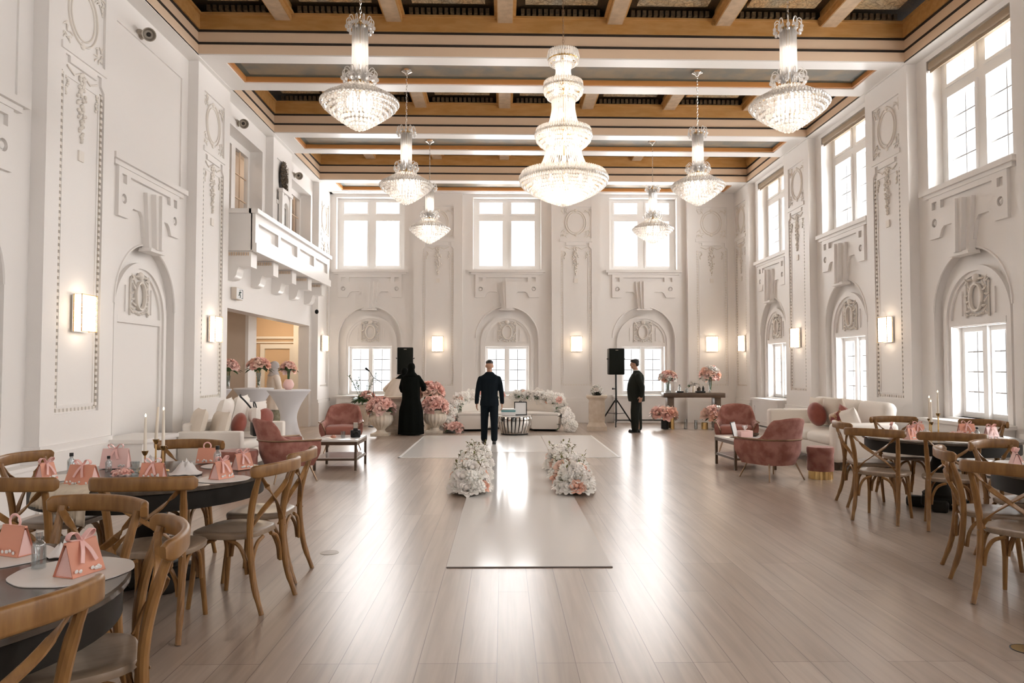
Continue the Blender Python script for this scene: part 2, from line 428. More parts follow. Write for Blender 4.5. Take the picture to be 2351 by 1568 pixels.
# --- wall module meshes, local x = along the wall, -y = into the room, z = up
UW = (4.24, 6.27); AH = .87; AS = 2.335
def bay_mesh(windowed):
    m = MB()
    upper = rect(-.95, .95, *UW)
    m.plate(rect(-1.26, 1.26, 0, 6.7), ([upper] if windowed else [])+[arch(0, AH, .5, AS)], -.12, 0)
    holes = [rect(-.60, .60, .78, 2.10), rect(-.95, .95, *UW)] if windowed else [] #
    m.plate(rect(-1.26, 1.26, 0, 6.7), holes, -.36, -.1201)
    return m.mesh('wall_bay', 30)
def surround_mesh(windowed):
    """sill, stepped panel, keystone, arch mouldings"""
    m = MB()
    m.plate(rect(-1.06, 1.06, 4.16, 4.235), [], 0, .10)
    m.plate(rect(-1.00, 1.00, 4.10, 4.16), [], 0, .06)
    sh = [(-.88, 4.10), (-.88, 3.46), (-.62, 3.46), (-.56, 3.58), (-.50, 3.62), (-.30, 3.62), (-.24, 3.56), (-.19, 3.3), (.19, 3.3), (.24, 3.56),
          (.30, 3.62), (.50, 3.62), (.56, 3.58), (.62, 3.46), (.88, 3.46), (.88, 4.10)]
    hs = [rect(-.58, .58, 3.90, 4.02), rect(-.80, -.68, 3.90, 4.02), rect(.68, .80, 3.90, 4.02)]
    for s in (-1, 1):
        hs.append([(s*.74+.065*math.cos(2*PI*i/14), 3.70+.065*math.sin(2*PI*i/14)) for i in range(14)])
    m.plate(sh, hs, 0, .045)
    for s in (-1, 1):
        m.lathe([(0, 0), (.05, 0), (.035, .03), (0, .045)], 12, M=Matrix.Translation((s*.74, 0, 3.70)) @ Matrix.Rotation(PI/2, 4, 'X'))
    # fluted keystone
    for i, (a0, a1, w) in enumerate(((-.24, -.13, .10), (-.13, -.04, .17), (-.04, .04, .21), (.04, .13, .17), (.13, .24, .10))):
        m.plate([(a0*.66, 3.14), (a1*.66, 3.14), (a1, 3.90), (a0, 3.90)], [], 0, w)
    m.plate([(-.22, 3.10), (.22, 3.10), (.20, 3.15), (-.20, 3.15)], [], -.02, .15)
    # big arch edge roll
    m.sweep([(AH*1.0*math.cos(PI*i/28), -.0, AS+AH*math.sin(PI*i/28)) for i in range(29)], circ(.018, .018, 6), up=(0, 1, 0))
    # inner arch: two raised bands
    def band(r0, r1, w0, w1, vb):
        out = [(r1, vb)] + [(r1*math.cos(PI*i/24), 2.22+r1*math.sin(PI*i/24)) for i in range(25)] + [(-r1, vb)]
        inn = [(-r0, vb)] + [(r0*math.cos(PI*i/24), 2.22+r0*math.sin(PI*i/24)) for i in range(24, -1, -1)] + [(r0, vb)]
        m.plate(out+inn, [], w0, w1)
    vb = .52
    band(.66, .74, -.12, -.06, vb); band(.60, .66, -.12, -.09, vb)
    m.plate(rect(-.62, .62, 2.11, 2.20), [], -.12, -.08)
    for s in (-1, 1):
        m.plate(rect(s*.36-.012, s*.36+.012, 2.26, 2.62), [], -.12, -.10)
    if not windowed:
        fr_o = rect(-1.02, 1.02, 4.26, 6.02); fr_i = rect(-.96, .96, 4.26, 5.96)
        m.plate(fr_o, [fr_i], 0, .022)
    return m.mesh('window_surround', 30)
def cartouche_mesh():
    m = MB(); r = random.Random(3)
    y0 = .115
    m.sweep([(.13*math.cos(2*PI*i/24), y0-.03, 2.50+.19*math.sin(2*PI*i/24)) for i in range(24)], circ(.022, .03, 6), up=(0, 1, 0), closed=True)
    for s in (-1, 1):
        for k in range(9):
            t = -1.2+2.6*k/8
            c = V((s*(.19+.035*math.cos(k*1.7)), y0-.02, 2.50+.25*math.sin(t)))
            a = r.uniform(-1, 1)
            m.tube([c+V((.05*math.cos(a)*q, -.012*(1-q*q), .06*math.sin(a)*q+.02*q*q)) for q in (-1, -.5, 0, .5, 1)], [.006, .014, .018, .014, .005], 5)
        m.sweep([(s*.245, y0-.01, 2.22), (s*.245, y0-.01, 2.72), (s*.20, y0-.01, 2.80), (s*.05, y0-.01, 2.83)], circ(.011, .014, 5), up=(0, 1, 0))
        m.ring((s*.12, y0-.02, 2.76), .035, .014, 12, 6, M=None)
    m.ell((0, y0-.02, 2.78), (.07, .05, .06), 10, 6)
    for k in range(5): m.ell((-.12+.06*k, y0-.015, 2.245+.012*abs(k-2)), (.03, .03, .02), 8, 5)
    return m.mesh('relief_cartouche', 50)
def pilaster_mesh(v0=0.0):
    m = MB(); hw = .675; W = .16
    med = rect(-.43, .43, 5.10, 5.98)
    lp = [(-.43, 1.0), (.43, 1.0), (.43, 4.80), (.36, 4.86), (.36, 4.97), (.27, 4.97), (.27, 4.90), (-.27, 4.90), (-.27, 4.97), (-.36, 4.97), (-.36, 4.86), (-.43, 4.80)]
    if v0 < 1:
        m.plate(rect(-hw, hw, v0, 6.7), [med, lp], .13, W)
        m.plate(rect(-hw, hw, v0, 6.7), [], -.1, .1299)
        ip = [(-.36, 1.07), (.36, 1.07), (.36, 4.76), (-.36, 4.76)]
        m.plate(ip, [rect(-.335, .335, 1.095, 4.735)], .13, .142)
        m.plate(rect(-hw-.05, hw+.05, 0, .60), [], 0, W+.05)
        m.plate(rect(-hw-.03, hw+.03, .60, .68), [], 0, W+.03)
    else:
        m.plate(rect(-hw, hw, v0, 6.7), [med], .13, W)
        m.plate(rect(-hw, hw, v0, 6.7), [], -.1, .1299)
    m.plate(rect(-.45, .45, 5.0, 5.08), [], W, W+.02)
    return m.mesh('pilaster', 30)
def medallion_mesh():
    m = MB(); r = random.Random(5); y = -.135
    m.sweep([(.29*math.cos(2*PI*i/40), y, 5.54+.34*math.sin(2*PI*i/40)) for i in range(40)], circ(.012, .018, 6), up=(0, 1, 0), closed=True)
    m.sweep([(.235*math.cos(2*PI*i/40), y, 5.54+.28*math.sin(2*PI*i/40)) for i in range(40)], circ(.010, .012, 6), up=(0, 1, 0), closed=True)
    for sx in (-1, 1):
        for sz in (-1, 1):
            for k in range(11):
                c = V((sx*r.uniform(.24, .40), y, 5.54+sz*r.uniform(.22, .40)))
                if math.hypot(c.x/.30, (c.z-5.54)/.35) < 1.12: continue
                a = r.uniform(0, PI)
                m.tube([c+V((.045*math.cos(a)*q, -.006, .045*math.sin(a)*q+.015*(1-q*q))) for q in (-1, -.3, .3, 1)], [.004, .010, .010, .004], 5)
    for s in (-1, 1): m.ell((0, y, 5.54+s*.34), (.05, .02, .045), 8, 5)
    return m.mesh('relief_wreath', 50)
def garland_mesh():
    m = MB(); r = random.Random(9); y = -.14
    for k in range(60):
        t = k/59; z = 4.86-.78*t
        w = .075*(.55+.6*math.sin(PI*min(1, t*1.25))) if t < .8 else .05*(1-t)/.2*.9+.006
        m.ell((r.uniform(-w, w), y-.008*r.random(), z), (.026*(1-.5*t), .022, .028*(1-.4*t)), 7, 5)
    for s in (-1, 1):
        for k in range(7): m.ell((s*.30+r.uniform(-.025, .025), y, 4.72-.03*k), (.02, .014, .02), 6, 4)
        m.tube([(s*.03, y, 4.86), (s*.16, y, 4.80), (s*.30, y, 4.86)], .012, 6)
    m.plate(rect(-.05, .05, 3.86, 3.98), [], .13, .15)
    return m.mesh('relief_garland', 50)
def bead_mesh():
    m = MB()
    n = 52
    for s in (-1, 1):
        for k in range(n):
            z = 1.08+3.66*k/(n-1)
            m.plate(rect(s*.395-.02, s*.395+.02, z-.019, z+.019), [], .13, .147)
    for k in range(11):
        u = -.36+.72*k/10
        m.plate(rect(u-.018, u+.018, 1.02, 1.055), [], .13, .147)
    return m.mesh('bead_moulding', 0)
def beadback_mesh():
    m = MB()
    for s in (-1, 1): m.plate(rect(s*.395-.026, s*.395+.026, 1.03, 4.78), [], .129, .133)  # flat taupe strips: the shade between the beads, put in as colour
    return m.mesh('bead_gap_shade', 0)
def rad_mesh():
    m = MB()
    m.plate(rect(-.86, .86, .09, .70), [rect(-.7, .7, .2, .56)], .0, .24)
    m.plate(rect(-.7, .7, .2, .56), [], .0, .225)
    m.plate(rect(-.90, .90, .70, .75), [], -.05, .27)
    m.plate(rect(-.86, .86, 0, .05), [], .0, .22)
    return m.mesh('radiator_cover', 30)
def shelf_mesh():
    m = MB()
    m.plate(rect(-1.25, 1.25, 0, .46), [], -.05, .17)
    m.plate(rect(-1.25, 1.25, .46, .50), [], -.12, .19)
    return m.mesh('dado', 30)
MS = dict(bw=bay_mesh(True), bb=bay_mesh(False), sw=surround_mesh(True), sb=surround_mesh(False), ca=cartouche_mesh(), pi=pilaster_mesh(), pu=pilaster_mesh(4.25),
          me=medallion_mesh(), ga=garland_mesh(), be=bead_mesh(), bg=beadback_mesh(), ra=rad_mesh(), da=shelf_mesh())

def window_meshes():
    up = MB(); lo = MB()
    # upper: two casements with transom, mullion
    up.plate(rect(-.95, .95, *UW), [rect(-.80, -.10, 4.36, 5.66), rect(.10, .80, 4.36, 5.66), rect(-.80, -.10, 5.84, 6.19), rect(.10, .80, 5.84, 6.19)], -.36, -.24)
    for s in (-1, 1):
        a, b = (s*.45-.37, s*.45+.37)
        up.plate(rect(a, b, 4.33, 5.69), [rect(a+.045, b-.045, 4.375, 5.645)], -.24, -.215)
        up.plate(rect(a, b, 5.81, 6.21), [rect(a+.045, b-.045, 5.855, 6.165)], -.24, -.215)
    lo.plate(rect(-.60, .60, .78, 2.10), [rect(-.53, -.07, .86, 2.03), rect(.07, .53, .86, 2.03)], -.37, -.25)
    lo.plate(rect(-.66, .66, .72, .78), [], -.36, -.06)
    lo.plate(rect(-.05, .05, .78, 2.10), [], -.25, -.20)
    mu = MB(); ml = MB()
    for s in (-1, 1):
        mu.plate(rect(s*.45-.008, s*.45+.008, 4.36, 5.66), [], -.315, -.29)
        for k in (1, 2, 3): mu.plate(rect(s*.45-.35, s*.45+.35, 4.36+1.3*k/4-.009, 4.36+1.3*k/4+.009), [], -.315, -.295)
        mu.plate(rect(s*.45-.006, s*.45+.006, 5.84, 6.19), [], -.315, -.29)
        ml.plate(rect(s*.30-.008, s*.30+.008, .86, 2.03), [], -.315, -.29)
        for k in (1, 2, 3): ml.plate(rect(s*.30-.23, s*.30+.23, .86+1.17*k/4-.009, .86+1.17*k/4+.009), [], -.315, -.295)
    def pane(r4):
        m = MB(); m.plate(rect(*r4), [], -.308, -.302); return m.mesh('pane', 0)
    ps = [pane((s*.45-.36, s*.45+.36, *v)) for s in (-1, 1) for v in ((4.35, 5.67), (5.83, 6.20))]
    pl = [pane((s*.30-.24, s*.30+.24, .85, 2.04)) for s in (-1, 1)]
    return up.mesh('frame', 30), lo.mesh('frame', 30), mu.mesh('muntins', 0), ml.mesh('muntins', 0), ps, pl
UPF, LOF, MUU, MUL, UPP, LOP = window_meshes()
win_n = [0]
def add_window(loc, rz, upper, label, muntin=True):
    win_n[0] += 1
    w = struct('window_%d' % win_n[0], loc, rz, label)
    obj('frame', UPF if upper else LOF, M['frame'], w)
    for p in (UPP if upper else LOP): obj('pane', p, M['pane'], w)
    if muntin: obj('muntins', MUU if upper else MUL, M['lead'], w)
    return w
LIGHTS = []
def area(name, loc, rot, sx, sy, power, col=(1, .985, .97)):
    l = bpy.data.lights.new(name, 'AREA'); l.shape = 'RECTANGLE'; l.size = sx; l.size_y = sy; l.energy = power; l.color = col
    o = link(bpy.data.objects.new(name, l)); o.location = loc; o.rotation_euler = rot
    return o
PU, PL = 230, 95
wall_light = {'right': 1.35, 'far': 1.3, 'back': .55}
def wall(side, loc, rz, bays, pils, blind=False):
    w = struct('wall_' + side, loc, rz)
    wm = Matrix.Translation(V(loc)) @ Matrix.Rotation(rz, 4, 'Z')
    for u in bays:
        at = (u, 0, 0)
        obj('wall_bay', MS['bb' if blind else 'bw'], M['wall'], w, at)
        obj('window_surround', MS['sb' if blind else 'sw'], M['wall'], w, at)
        obj('relief_cartouche', MS['ca'], M['relief'], w, at)
        if blind: obj('dado', MS['da'], M['wall'], w, at)
        else:
            obj('radiator_cover', MS['ra'], M['wall'], w, at)
            p = wm @ V((u, 0, 0))
            add_window(p, rz, True, None, side != 'far'); add_window(p, rz, False, None)
            k = wall_light[side]
            q = wm @ V((u, .75, 5.3)); area('daylight', q, (PI/2, 0, rz+PI), 2.3, 2.5, PU*k)
            q = wm @ V((u, .75, 1.45)); area('daylight', q, (PI/2, 0, rz+PI), 1.6, 1.7, PL*k)
    for u, ext in pils:
        at = (u, 0, 0)
        p = obj('pilaster', MS['pi'], M['wall'], w, at)
        obj('relief_wreath', MS['me'], M['relief'], p); obj('relief_garland', MS['ga'], M['relief'], p); b_ = obj('bead_moulding', MS['be'], M['relief'], p); (obj('bead_gap_shade', MS['bg'], M['beadback'], b_) if side in ('left', 'right') else None)
    return w
wr = wall('right', (XR, 0, 0), -PI/2, [-17.9, -14.1, -10.3, -6.5, -2.7, 1.1], [(-x, 0) for x in (19.8, 16.0, 12.2, 8.4, 4.6, .8, -3.0)])
wf = wall('far', (0, YF, 0), 0, [-3.70, .11, 3.92], [(-1.80, 0), (2.02, 0), (5.80, 0)])
wb = wall('back', (0, YB, 0), PI, [-3.92, -.11, 3.70], [(-5.8, 0), (-2.02, 0), (1.80, 0)])
wl = wall('left', (XL, 0, 0), PI/2, [10.3, 6.5, 2.7, -1.1], [(12.2, 0), (8.4, 0), (4.6, 0), (.8, 0), (-3.0, 0)], True)
# infill strips so the corners close
m = MB(); m.box(-6.3, XL+.02, YF-.155, YF+.3, 2.9, 6.7); m.box(XL-.3, -4.84, YF-.05, YF+.3, 0, 6.7); obj('corner_infill', m, M['wall'], wf, (0, -YF, 0))
m = MB(); m.box(5.0, 5.2, -.05, .3, 0, 6.7); obj('corner_infill', m, M['wall'], wb)
m = MB(); m.box(9.05, 9.98, -.58, 0, 0, .58); m.box(9.02, 10.0, -.61, 0, .58, .63); obj('window_seat', m, M['wall'], wl)
# left wall by the balcony: tall opening below, two glazed doors above
m = MB()
op = [(12.87, 0), (12.93, 0), (12.93, 2.58), (18.9, 2.58), (18.9, 0), (19.15, 0), (19.15, 6.7), (12.87, 6.7)]
m.plate(op, [rect(13.2, 15.0, 3.75, 5.92), rect(17.0, 18.8, 3.75, 5.92)], -.27, 0)
for c in (14.1, 17.9):
    m.plate(rect(c-1.05, c+1.05, 3.7, 6.06), [rect(c-.9, c+.9, 3.7, 5.92)], 0, .04)
m.plate(rect(12.93, 18.9, 2.58, 2.66), [], 0, .025)
obj('wall_bay', m, M['wall'], wl)
p = obj('pilaster', MS['pu'], M['wall'], wl, (16.0, 0, 0))
p = obj('pilaster', MS['pi'], M['wall'], wl, (19.83, 0, 0))
obj('relief_wreath', MS['me'], M['relief'], p); obj('bead_moulding', MS['be'], M['relief'], p); obj('relief_garland', MS['ga'], M['relief'], p)
dn = 0
for c in (14.1, 17.9):
    dn += 1
    d = struct('door_%d' % dn, (XL, c, 0), PI/2)
    m = MB()
    m.plate(rect(-.9, .9, 3.75, 5.92), [rect(-.80, -.10, 3.9, 5.78), rect(.10, .80, 3.9, 5.78)], -.30, -.22)
    obj('frame', m, M['trimw'], d)
    for s in (-1, 1):
        m = MB(); m.plate(rect(s*.45-.36, s*.45+.36, 3.89, 5.79), [], -.265, -.258); obj('pane', m, M['pane'], d)
    m = MB()
    for s in (-1, 1):
        for k in (1, 2, 3): m.plate(rect(s*.45-.36, s*.45+.36, 3.9+1.88*k/4-.008, 3.9+1.88*k/4+.008), [], -.275, -.25)
        m.plate(rect(s*.45-.008, s*.45+.008, 3.9, 5.78), [], -.275, -.25)
    obj('muntins', m, M['beige'], d)
# upper corridor behind the doors and foyer below
m = MB(); m.box(-6.5, -6.4, 12.5, 19.6, 3.6, 6.7); m.box(-6.5, XL-.27, 12.4, 12.5, 3.6, 6.7); m.box(-6.5, XL-.27, 19.3, 19.4, 3.6, 6.7); m.box(-6.5, XL-.27, 12.4, 19.4, 6.6, 6.7)
obj('wall_corridor', m, M['beigewall'], kind='structure')
m = MB(); m.box(-9.2, XL-.27, 11.0, YF, 2.9, 3.6); obj('ceiling_foyer', m, M['wall2'], kind='structure')
m = MB(); m.box(-9.2, -9.0, 11, YF, 0, 2.9); m.box(-9.2, XL-.27, 10.8, 11.0, 0, 2.9)
m.box(-9.0, -5.87, 17.0, 17.06, 0, 2.9)  # thin beige skin puts the shade on the white wall block's front
obj('wall_foyer', m, M['beigewall'], kind='structure')
m = MB(); m.box(-9.0, -5.86, 17.06, 17.55, 0, 2.9); m.box(-5.93, -5.86, 16.99, 17.06, 0, 2.9); obj('wall_pier', m, M['wall'], kind='structure')
m = MB(); m.box(-9.0, -4.9, 20.2, 20.3, 0, 2.9)
w = obj('wall_lobby', m, M['warmwall'], kind='structure')
m = MB()
m.box(-9, -4.95, 20.12, 20.2, 2.30, 2.36); m.box(-9, -4.95, 20.14, 20.2, 2.18, 2.22)
m.plate(rect(-6.62, -5.70, 0, 2.15), [rect(-6.5, -5.82, .2, 2.03)], 0, .06, Matrix.Translation((0, 20.2, 0)))
m.box(-5.68, -5.50, 20.0, 20.2, 0, 2.9)
obj('panel_moulding', m, M['wall2'], w)
# balcony
b = struct('balcony', (XL, 16.0, 0), PI/2)
m = MB()
m.plate(rect(-2.8, 2.8, 3.61, 4.30), [rect(-2.62, -1.45, 3.88, 4.12), rect(-1.30, -.1, 3.88, 4.12), rect(.1, 1.30, 3.88, 4.12), rect(1.45, 2.62, 3.88, 4.12)], .46, .52)
m.plate(rect(-2.8, 2.8, 3.62, 4.28), [], .44, .4599)
m.box(-2.78, 2.78, -.455, .0, 3.605, 3.75)
for s in (-1, 1): m.box(s*2.8-(.06 if s > 0 else 0), s*2.8+(.06 if s < 0 else 0), -.46, 0, 3.61, 4.30)
obj('parapet', m, M['trimw'], b)
m = MB(); m.box(-2.86, 2.86, -.58, -.42, 4.28, 4.36)
for s in (-1, 1): m.box(s*2.8-.06, s*2.8+.06, -.46, 0, 4.28, 4.36)
m.box(-2.85, 2.85, -.56, -.5, 3.58, 3.74); obj('coping', m, M['trimw'], b)
for k in range(5):
    x = -2.62+1.29*k
    m = MB()
    prof = [(0, 3.60), (.44, 3.60), (.44, 3.32), (.22, 3.32), (.195, 3.25), (.18, 3.17), (.13, 3.11), (.06, 3.09), (0, 3.09)]
    vs = [(x-.16, -a, z) for a, z in prof] + [(x+.16, -a, z) for a, z in prof]
    n = len(prof)
    m.add(vs, [tuple(range(n)), tuple(range(2*n-1, n-1, -1))] + [(i, (i+1) % n, n+(i+1) % n, n+i) for i in range(n)])
    obj('corbel', m, M['trimw'], b)
m = MB()
for k in range(5):
    x = -2.62+1.29*k
    for j in range(9): m.box(x-.17, x+.17, -.40+.042*j, -.38+.042*j, 3.535, 3.575)
    for s in (-1, 1):
        for j in range(9): m.box(x+s*.165-.01, x+s*.165+.01, -.40+.042*j, -.38+.042*j, 3.52, 3.58)
obj('dentil_moulding', m, M['beige'], b)

# --- coffered ceiling
SK = .015
def skew(mb):
    for p in mb.v: p.y += SK*(p.x-.85)
    return mb
CF = Matrix.Rotation(-PI/2, 4, 'X')      # plate -> horizontal: u=x, v=-> y, w -> -z
def hplate(mb, outer, holes, z0, z1):
    # outer/holes in (x,y)
    t = MB(); t.plate(outer, holes, 0, z1-z0)
    mb.add([(p.x, p.z, z0+(-p.y)) for p in t.v], t.f)
cy = [8.33+3.8*k for k in range(-3, 4)]
AX = (-4.74, 6.40); BX = (-4.42, 6.12)
A = [(cy[k]+.74, cy[k+1]-.71) for k in range(len(cy)-1)]
A.insert(0, (YB+.2, cy[0]-.71))
outer = rect(XL-.3, XR+.3, YB-.3, YF+.3)
def holes(ins, a=True, b=True):
    h = []
    if a: h += [rect(AX[0]-ins, AX[1]+ins, y0-ins, y1+ins) for y0, y1 in A]
    if b: h += [rect(BX[0]-ins, BX[1]+ins, y-.42-ins, y+.42+ins) for y in cy]
    return h
ce = struct('ceiling')
m = MB(); hplate(m, outer, holes(0), ZB, ZB+.02); obj('beam_soffit', skew(m), M['trimw'], ce, smooth=0)
m = MB(); hplate(m, outer, holes(.004, True, False) + holes(.03, False, True), ZB+.02, ZB+.17); obj('fascia', skew(m), M['beige'], ce, smooth=0)
m = MB(); hplate(m, outer, holes(-.008, True, False)+holes(.03, False, True), ZB+.17, ZB+.205); hplate(m, outer, holes(-.008, True, False), ZB+.37, ZB+.40); obj('shadow_groove', skew(m), M['black'], ce, smooth=0)  # black strips standing slightly proud between the fascia bands
m = MB(); hplate(m, outer, holes(.012, True, False), ZB+.20, ZB+.372); obj('fascia', skew(m), M['beige'], ce, smooth=0)
m = MB(); hplate(m, outer, holes(-.03, True, False), ZB+.40, ZB+.62); hplate(m, outer, holes(-.06, True, False), ZB+.62, ZB+.655)
obj('beam_frame', skew(m), M['brown'], ce, smooth=0)
m = MB(); hplate(m, outer, [], ZB+.80, ZB+.85); obj('ceiling_board', skew(m), M['eggdart'], ce, smooth=0)
# narrow painted panels between the beams
for y in cy:
    m = MB(); hplate(m, rect(BX[0], BX[1], y-.42, y+.42), [rect(BX[0]+.04, BX[1]-.04, y-.38, y+.38)], ZB+.02, ZB+.14)
    obj('panel_frame', skew(m), M['orange'], ce, smooth=0)
    m = MB(); hplate(m, rect(BX[0]-.02, BX[1]+.02, y-.44, y+.44), [], ZB+.10, ZB+.12); obj('panel_border', skew(m), M['teal'], ce, smooth=0)
    m = MB(); hplate(m, rect(BX[0]+.14, BX[1]-.14, y-.28, y+.28), [], ZB+.096, ZB+.10); obj('painted_panel', skew(m), M['painted2'], ce, smooth=0)
XB = [-3.43, -1.71, .03, 1.76, 3.48, 5.17]
for (y0, y1) in A:
    for x in XB:
        m = MB(); m.box(x-.13, x+.13, y0+.02, y1-.02, ZB+.555, ZB+.80); m.box(x-.17, x+.17, y0+.02, y1-.02, ZB+.64, ZB+.68)
        bm_ = obj('cross_beam', skew(m), M['brown'], ce, smooth=0)
        m = MB(); m.box(x-.115, x+.115, y0+.03, y1-.03, ZB+.55, ZB+.556); obj('stencil_strip', skew(m), M['stencil'], bm_, smooth=0)
    xs = [AX[0]+.05] + XB + [AX[1]-.05]
    for a, c in zip(xs, xs[1:]):
        lo, hi = a+(.13 if a in XB else 0), c-(.13 if c in XB else 0)
        m = MB(); hplate(m, rect(lo+.18, hi-.18, y0+.25, y1-.25), [], ZB+.74, ZB+.80); obj('painted_panel', skew(m), M['painted'], ce, smooth=0)
        m = MB()
        n = int((hi-lo-.2)/.09)
        for k in range(n):
            x = lo+.1+(hi-lo-.2)*(k+.5)/n
            m.box(x-.028, x+.028, y1-.13, y1-.06, ZB+.655, ZB+.735)
        obj('egg_and_dart', skew(m), M['eggdart'], ce, smooth=0)
# roof slab over everything keeps daylight out of the coffers
m = MB(); m.box(-9.2, XR+.5, YB-.5, YF+.5, 7.3, 7.4); obj('ceiling_slab', m, M['wall'], kind='structure')
# crown strip where wall meets soffit
tn = 0
for (x0, x1, y0, y1) in ((XL, -4.74, YB, YF), (6.40, XR, YB, YF), (XL, XR, 20.2, YF)):
    tn += 1
    m = MB(); m.box(x0, x1, y0, y1, ZB-.012, ZB+.02); obj('trim_%d' % tn, m, M['trimw'], kind='structure')
# outer jackets so no stray light leaks between modules
m = MB()
m.box(XL-.5, XL-.36, YB, 12.9, 0, 7.3); m.box(XL-.4, XL-.27, 12.4, 12.9, 0, 7.3)
obj('wall_outer', m, M['wall'], kind='structure')
# ------------------------------------------------------------------ chandeliers
def bead_ring(m, R, z, r, n=None, ph=0, sz=1.15):
    n = n or max(6, int(2*PI*R/(2.05*r)))
    for i in range(n):
        a = 2*PI*(i+ph)/n
        m.ell((R*math.cos(a), R*math.sin(a), z), (r, r, r*sz), 6, 4)
def chain_mesh(z0, z1):
    m = MB(); n = int((z1-z0)/.05)
    for i in range(n):
        c = z0+(z1-z0)*(i+.5)/n; h = (z1-z0)/n*.62
        t = Matrix.Translation((0, 0, c)) @ Matrix.Rotation(PI/2*(i % 2), 4, 'Z')
        m.sweep([(.011*math.cos(2*PI*k/8), 0, h*math.sin(2*PI*k/8)) for k in range(8)], circ(.0035, .0035, 4), up=(0, 1, 0), closed=True, M=t)
    return m
def make_chandelier(label):
    t = thing('crystal_chandelier', label, 'chandelier', group='waterfall chandeliers')
    m = MB(); m.lathe([(0, 2.25), (.095, 2.25), (.09, 2.225), (.04, 2.20), (.012, 2.17), (0, 2.17)], 20); obj('ceiling_canopy', m, M['chrome'], t)
    obj('chain', chain_mesh(1.26, 2.19), M['chrome'], t)
    m = MB(); m.lathe([(0, .50), (.13, .50), (.13, .53), (.05, .54), (.02, .56), (.02, 1.26), (0, 1.26)], 14)
    m.lathe([(.07, 1.18), (.09, 1.18), (.09, 1.21), (.07, 1.21)], 16); m.ring((0, 0, .33), .40, .008, 28, 5); m.ring((0, 0, .42), .28, .008, 24, 5)
    for i in range(8):
        a = PI*i/4; m.tube([(.12*math.cos(a), .12*math.sin(a), .51), (.40*math.cos(a), .40*math.sin(a), .33)], .006, 5)
    obj('frame', m, M['gold'], t)
    m = MB()
    for i in range(16):
        a = 2*PI*i/16; c, s = math.cos(a), math.sin(a)
        m.tube([(.08*c, .08*s, 1.20), (.082*c, .082*s, .60), (.078*c, .078*s, .56)], [.0145, .0145, .004], 6)
    obj('crystal_column', m, M['crystal2'], t, kind='stuff')
    for (z, R, rr, n) in ((1.20, .15, .022, 10), (.60, .19, .024, 12)):
        m = MB()
        for i in range(n):
            a = 2*PI*(i+.3)/n; c, s = math.cos(a), math.sin(a)
            m.tube(spline([(.07*c, .07*s, z), (R*.75*c, R*.75*s, z+.10), (R*c, R*s, z+.075), (R*1.02*c, R*1.02*s, z+.02)], 3), .0055, 5)
            m.ell((R*1.02*c, R*1.02*s, z-.005), (rr, rr, rr*1.15), 7, 5)
            m.ell((R*.9*c, R*.9*s, z-.045), (rr*.9, rr*.9, rr), 6, 4)
            m.ell((R*.70*c, R*.70*s, z+.03), (rr*.7, rr*.7, rr), 6, 4)
        obj('crown', m, M['crystal'], t, kind='stuff')
    m = MB()
    prof = [(.43, .315, .023), (.40, .272, .023), (.355, .232, .023), (.305, .192, .023), (.255, .155, .023), (.205, .12, .023), (.15, .082, .022), (.10, .05, .021), (.05, .022, .021)]
    for k, (R, z, r) in enumerate(prof): bead_ring(m, R, z, r, ph=k*.5)
    m.ell((0, 0, .012), .022, 6, 4)
    obj('bead_bowl', m, M['crystal'], t, kind='stuff')
    m = MB()
    for k, (R, z) in enumerate(((.40, .345), (.35, .37), (.30, .40), (.25, .43), (.20, .46), (.16, .49))): bead_ring(m, R, z, .017, ph=k*.5, sz=1.9)
    for i in range(30):
        a = 2*PI*i/30; c, s = math.cos(a), math.sin(a)
        m.tube([(.15*c, .15*s, .51), (.23*c, .23*s, .44), (.25*c, .25*s, .15)], [.006, .012, .009], 5)
    obj('bead_skirt', m, M['crystal2'], t, kind='stuff')
    for i in range(6):
        a = 2*PI*i/6
        m = MB(); m.ell((.115*math.cos(a), .115*math.sin(a), .33), (.035, .035, .10), 8, 6); obj('bulb', m, M['bulb'], t)
    m = MB(); m.ell((0, 0, .85), (.03, .03, .22), 8, 6); obj('bulb', m, M['bulb'], t)
    return t
ch = make_chandelier('x')
spots = [(-1.64, 8.33, 'nearest crystal chandelier on the left, hanging before the tan fascia'), (3.29, 8.33, 'nearest crystal chandelier on the right, beside the big side window'),
         (-1.61, 12.13, 'second crystal chandelier of the left row, middle distance'), (3.25, 12.13, 'second crystal chandelier of the right row, middle distance'),
         (-1.60, 15.93, 'farthest crystal chandelier of the left row, before the far wall'), (3.27, 15.93, 'farthest crystal chandelier of the right row, before the bright far window')]
def point(loc, e, r=.1, col=(1, .87, .72)):
    l = bpy.data.lights.new('lamp', 'POINT'); l.energy = e; l.shadow_soft_size = r; l.color = col
    o = link(bpy.data.objects.new('lamp_light', l)); o.location = loc
for i, (x, y, lab) in enumerate(spots):
    z = 4.21+SK*0
    if i == 0: ch.location = (x, y, z); ch['label'] = lab
    else: dup(ch, (x, y, z), .4*i, lab)
